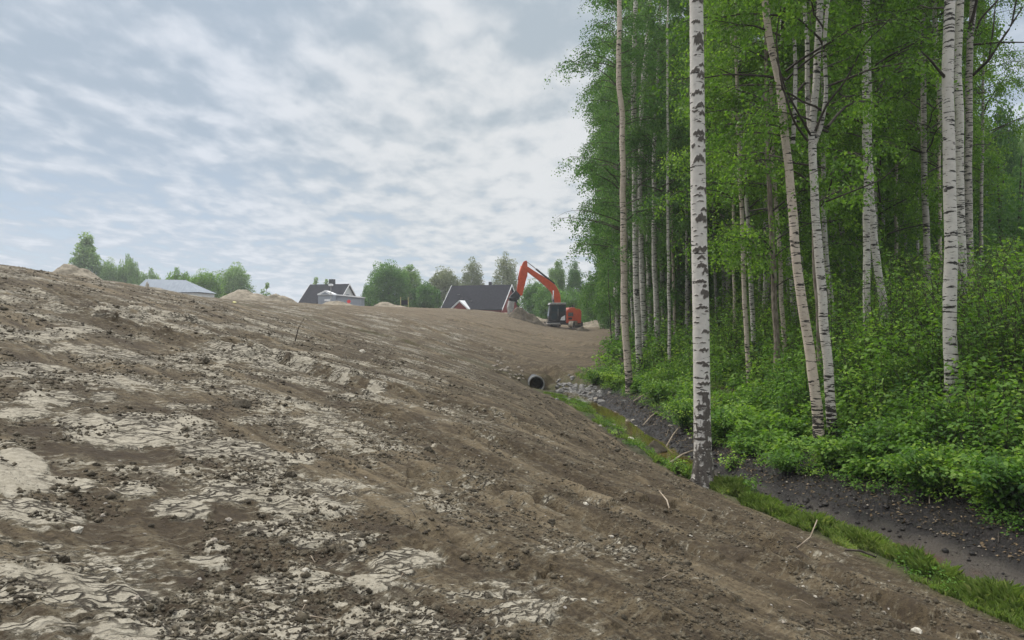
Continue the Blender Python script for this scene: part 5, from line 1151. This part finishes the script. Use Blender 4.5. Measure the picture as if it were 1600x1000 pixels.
# grey shed with white pediment
Yd = 112; org = P(530, 480, Yd); rt = empty('shed', (org.x, Yd, org.z-.6))
def lp(px, py): p = P(px, py, Yd); return (p.x-org.x, p.z-org.z+.6)
g = MB(); g.prism([lp(497, 482), lp(525, 482), lp(525, 461), lp(497, 461)], 0, 3.2); g.build('wall', M['greywall'], rt)
g = MB(); g.prism([lp(525.1, 482), lp(563, 482), lp(563, 465), lp(525.1, 461)], .4, 3.2); g.build('side_wall', M['greywall'], rt)
g = MB(); g.prism([lp(524, 461.2), lp(524, 459.4), lp(564, 463.4), lp(564, 465.2)], .2, 3.4); g.build('eave', M['white'], rt)
g = MB(); g.prism([lp(496, 461), lp(496, 459.3), lp(508, 453.6), lp(521, 459.3), lp(521, 461)], -.1, 3.0); pd = g.build('pediment', M['white'], rt)
g = MB(); g.prism([lp(501, 460.2), lp(508, 456), lp(515, 460.2)], -.13, -.105); g.build('gable_panel', M['greywall'], pd)
g = MB(); g.prism([lp(507, 470.5), lp(507, 467.5), lp(516, 467.5), lp(516, 470.5)], -.05, .02); g.build('window', M['white'], rt)
tag(rt, 'grey panelled shed with a small white pediment in front of the dark-roofed house', 'shed')
# red round sign, lamp post, barrier
def post_thing(name, Y): return None
Yd = 100; o_ = P(545, 478, Yd); rt = empty('sign', (o_.x, Yd, o_.z-.5)); g = MB(); g.tube([(0, 0, 0), (0, 0, 1.0)], .03, 6); g.build('post', M['grey'], rt)
g = MB(); g.tube([(0, -.04, 1.1), (0, .0, 1.1)], .25, 20); g.build('sign_plate', M['signred'], rt); tag(rt, 'small round red sign in front of the grey shed', 'sign')
Yd = 105; o_ = P(517, 478, Yd); rt = empty('lamp_post', (o_.x, Yd, o_.z-.6)); hh = (478-447)/FPX*Yd+.6; g = MB(); g.tube([(0, 0, 0), (0, 0, hh)], [.07, .045], 8); g.build('pole', M['grey'], rt)
g = MB(); g.prism([(-.25, hh), (-.35, hh+.18), (-.15, hh+.32), (.15, hh+.32), (.35, hh+.18), (.25, hh)], -.2, .2); g.build('lamp_head', M['white'], rt, bevel=.04); tag(rt, 'short lamp post with white head before the dark-roofed house', 'lamp post')
Yd = 98; o_ = P(632, 477, Yd); rt = empty('barrier', (o_.x, Yd, o_.z-.5)); hh = (477-464)/FPX*Yd+.5
for sgn in (-1, 1): g = MB(); g.box((sgn*.5, 0, hh/2), (.07, .07, hh)); g.build('post', M['yellow'], rt)
g = MB(); g.box((0, .02, hh-.75), (.88, .06, .62)); g.build('panel', M['roof'], rt); tag(rt, 'dark panel held between two yellow posts on the skyline', 'barrier')
g0 = ghit(366, 474.5); put('plastic_scrap', RK[2], g0.x, g0.y, .10, 0, M['yellow'], 'tiny yellow scrap lying on the upper slope', 'scrap')

# ------------------------------------------------------------------ air
hb_ = MB(); hb_.box((0, 0, 14), (1230, 1230, 32)); hz = hb_.build('haze', None); m, t = mat('haze_air')
pv = t.n('ShaderNodeVolumePrincipled'); pv.inputs['Color'].default_value = (.93, .96, 1, 1); pv.inputs['Density'].default_value = .0007; pv.inputs['Anisotropy'].default_value = .2
o = t.n('ShaderNodeOutputMaterial'); t.l(pv.outputs[0], o.inputs['Volume']); hz.data.materials.append(m); tag(hz, kind='stuff')
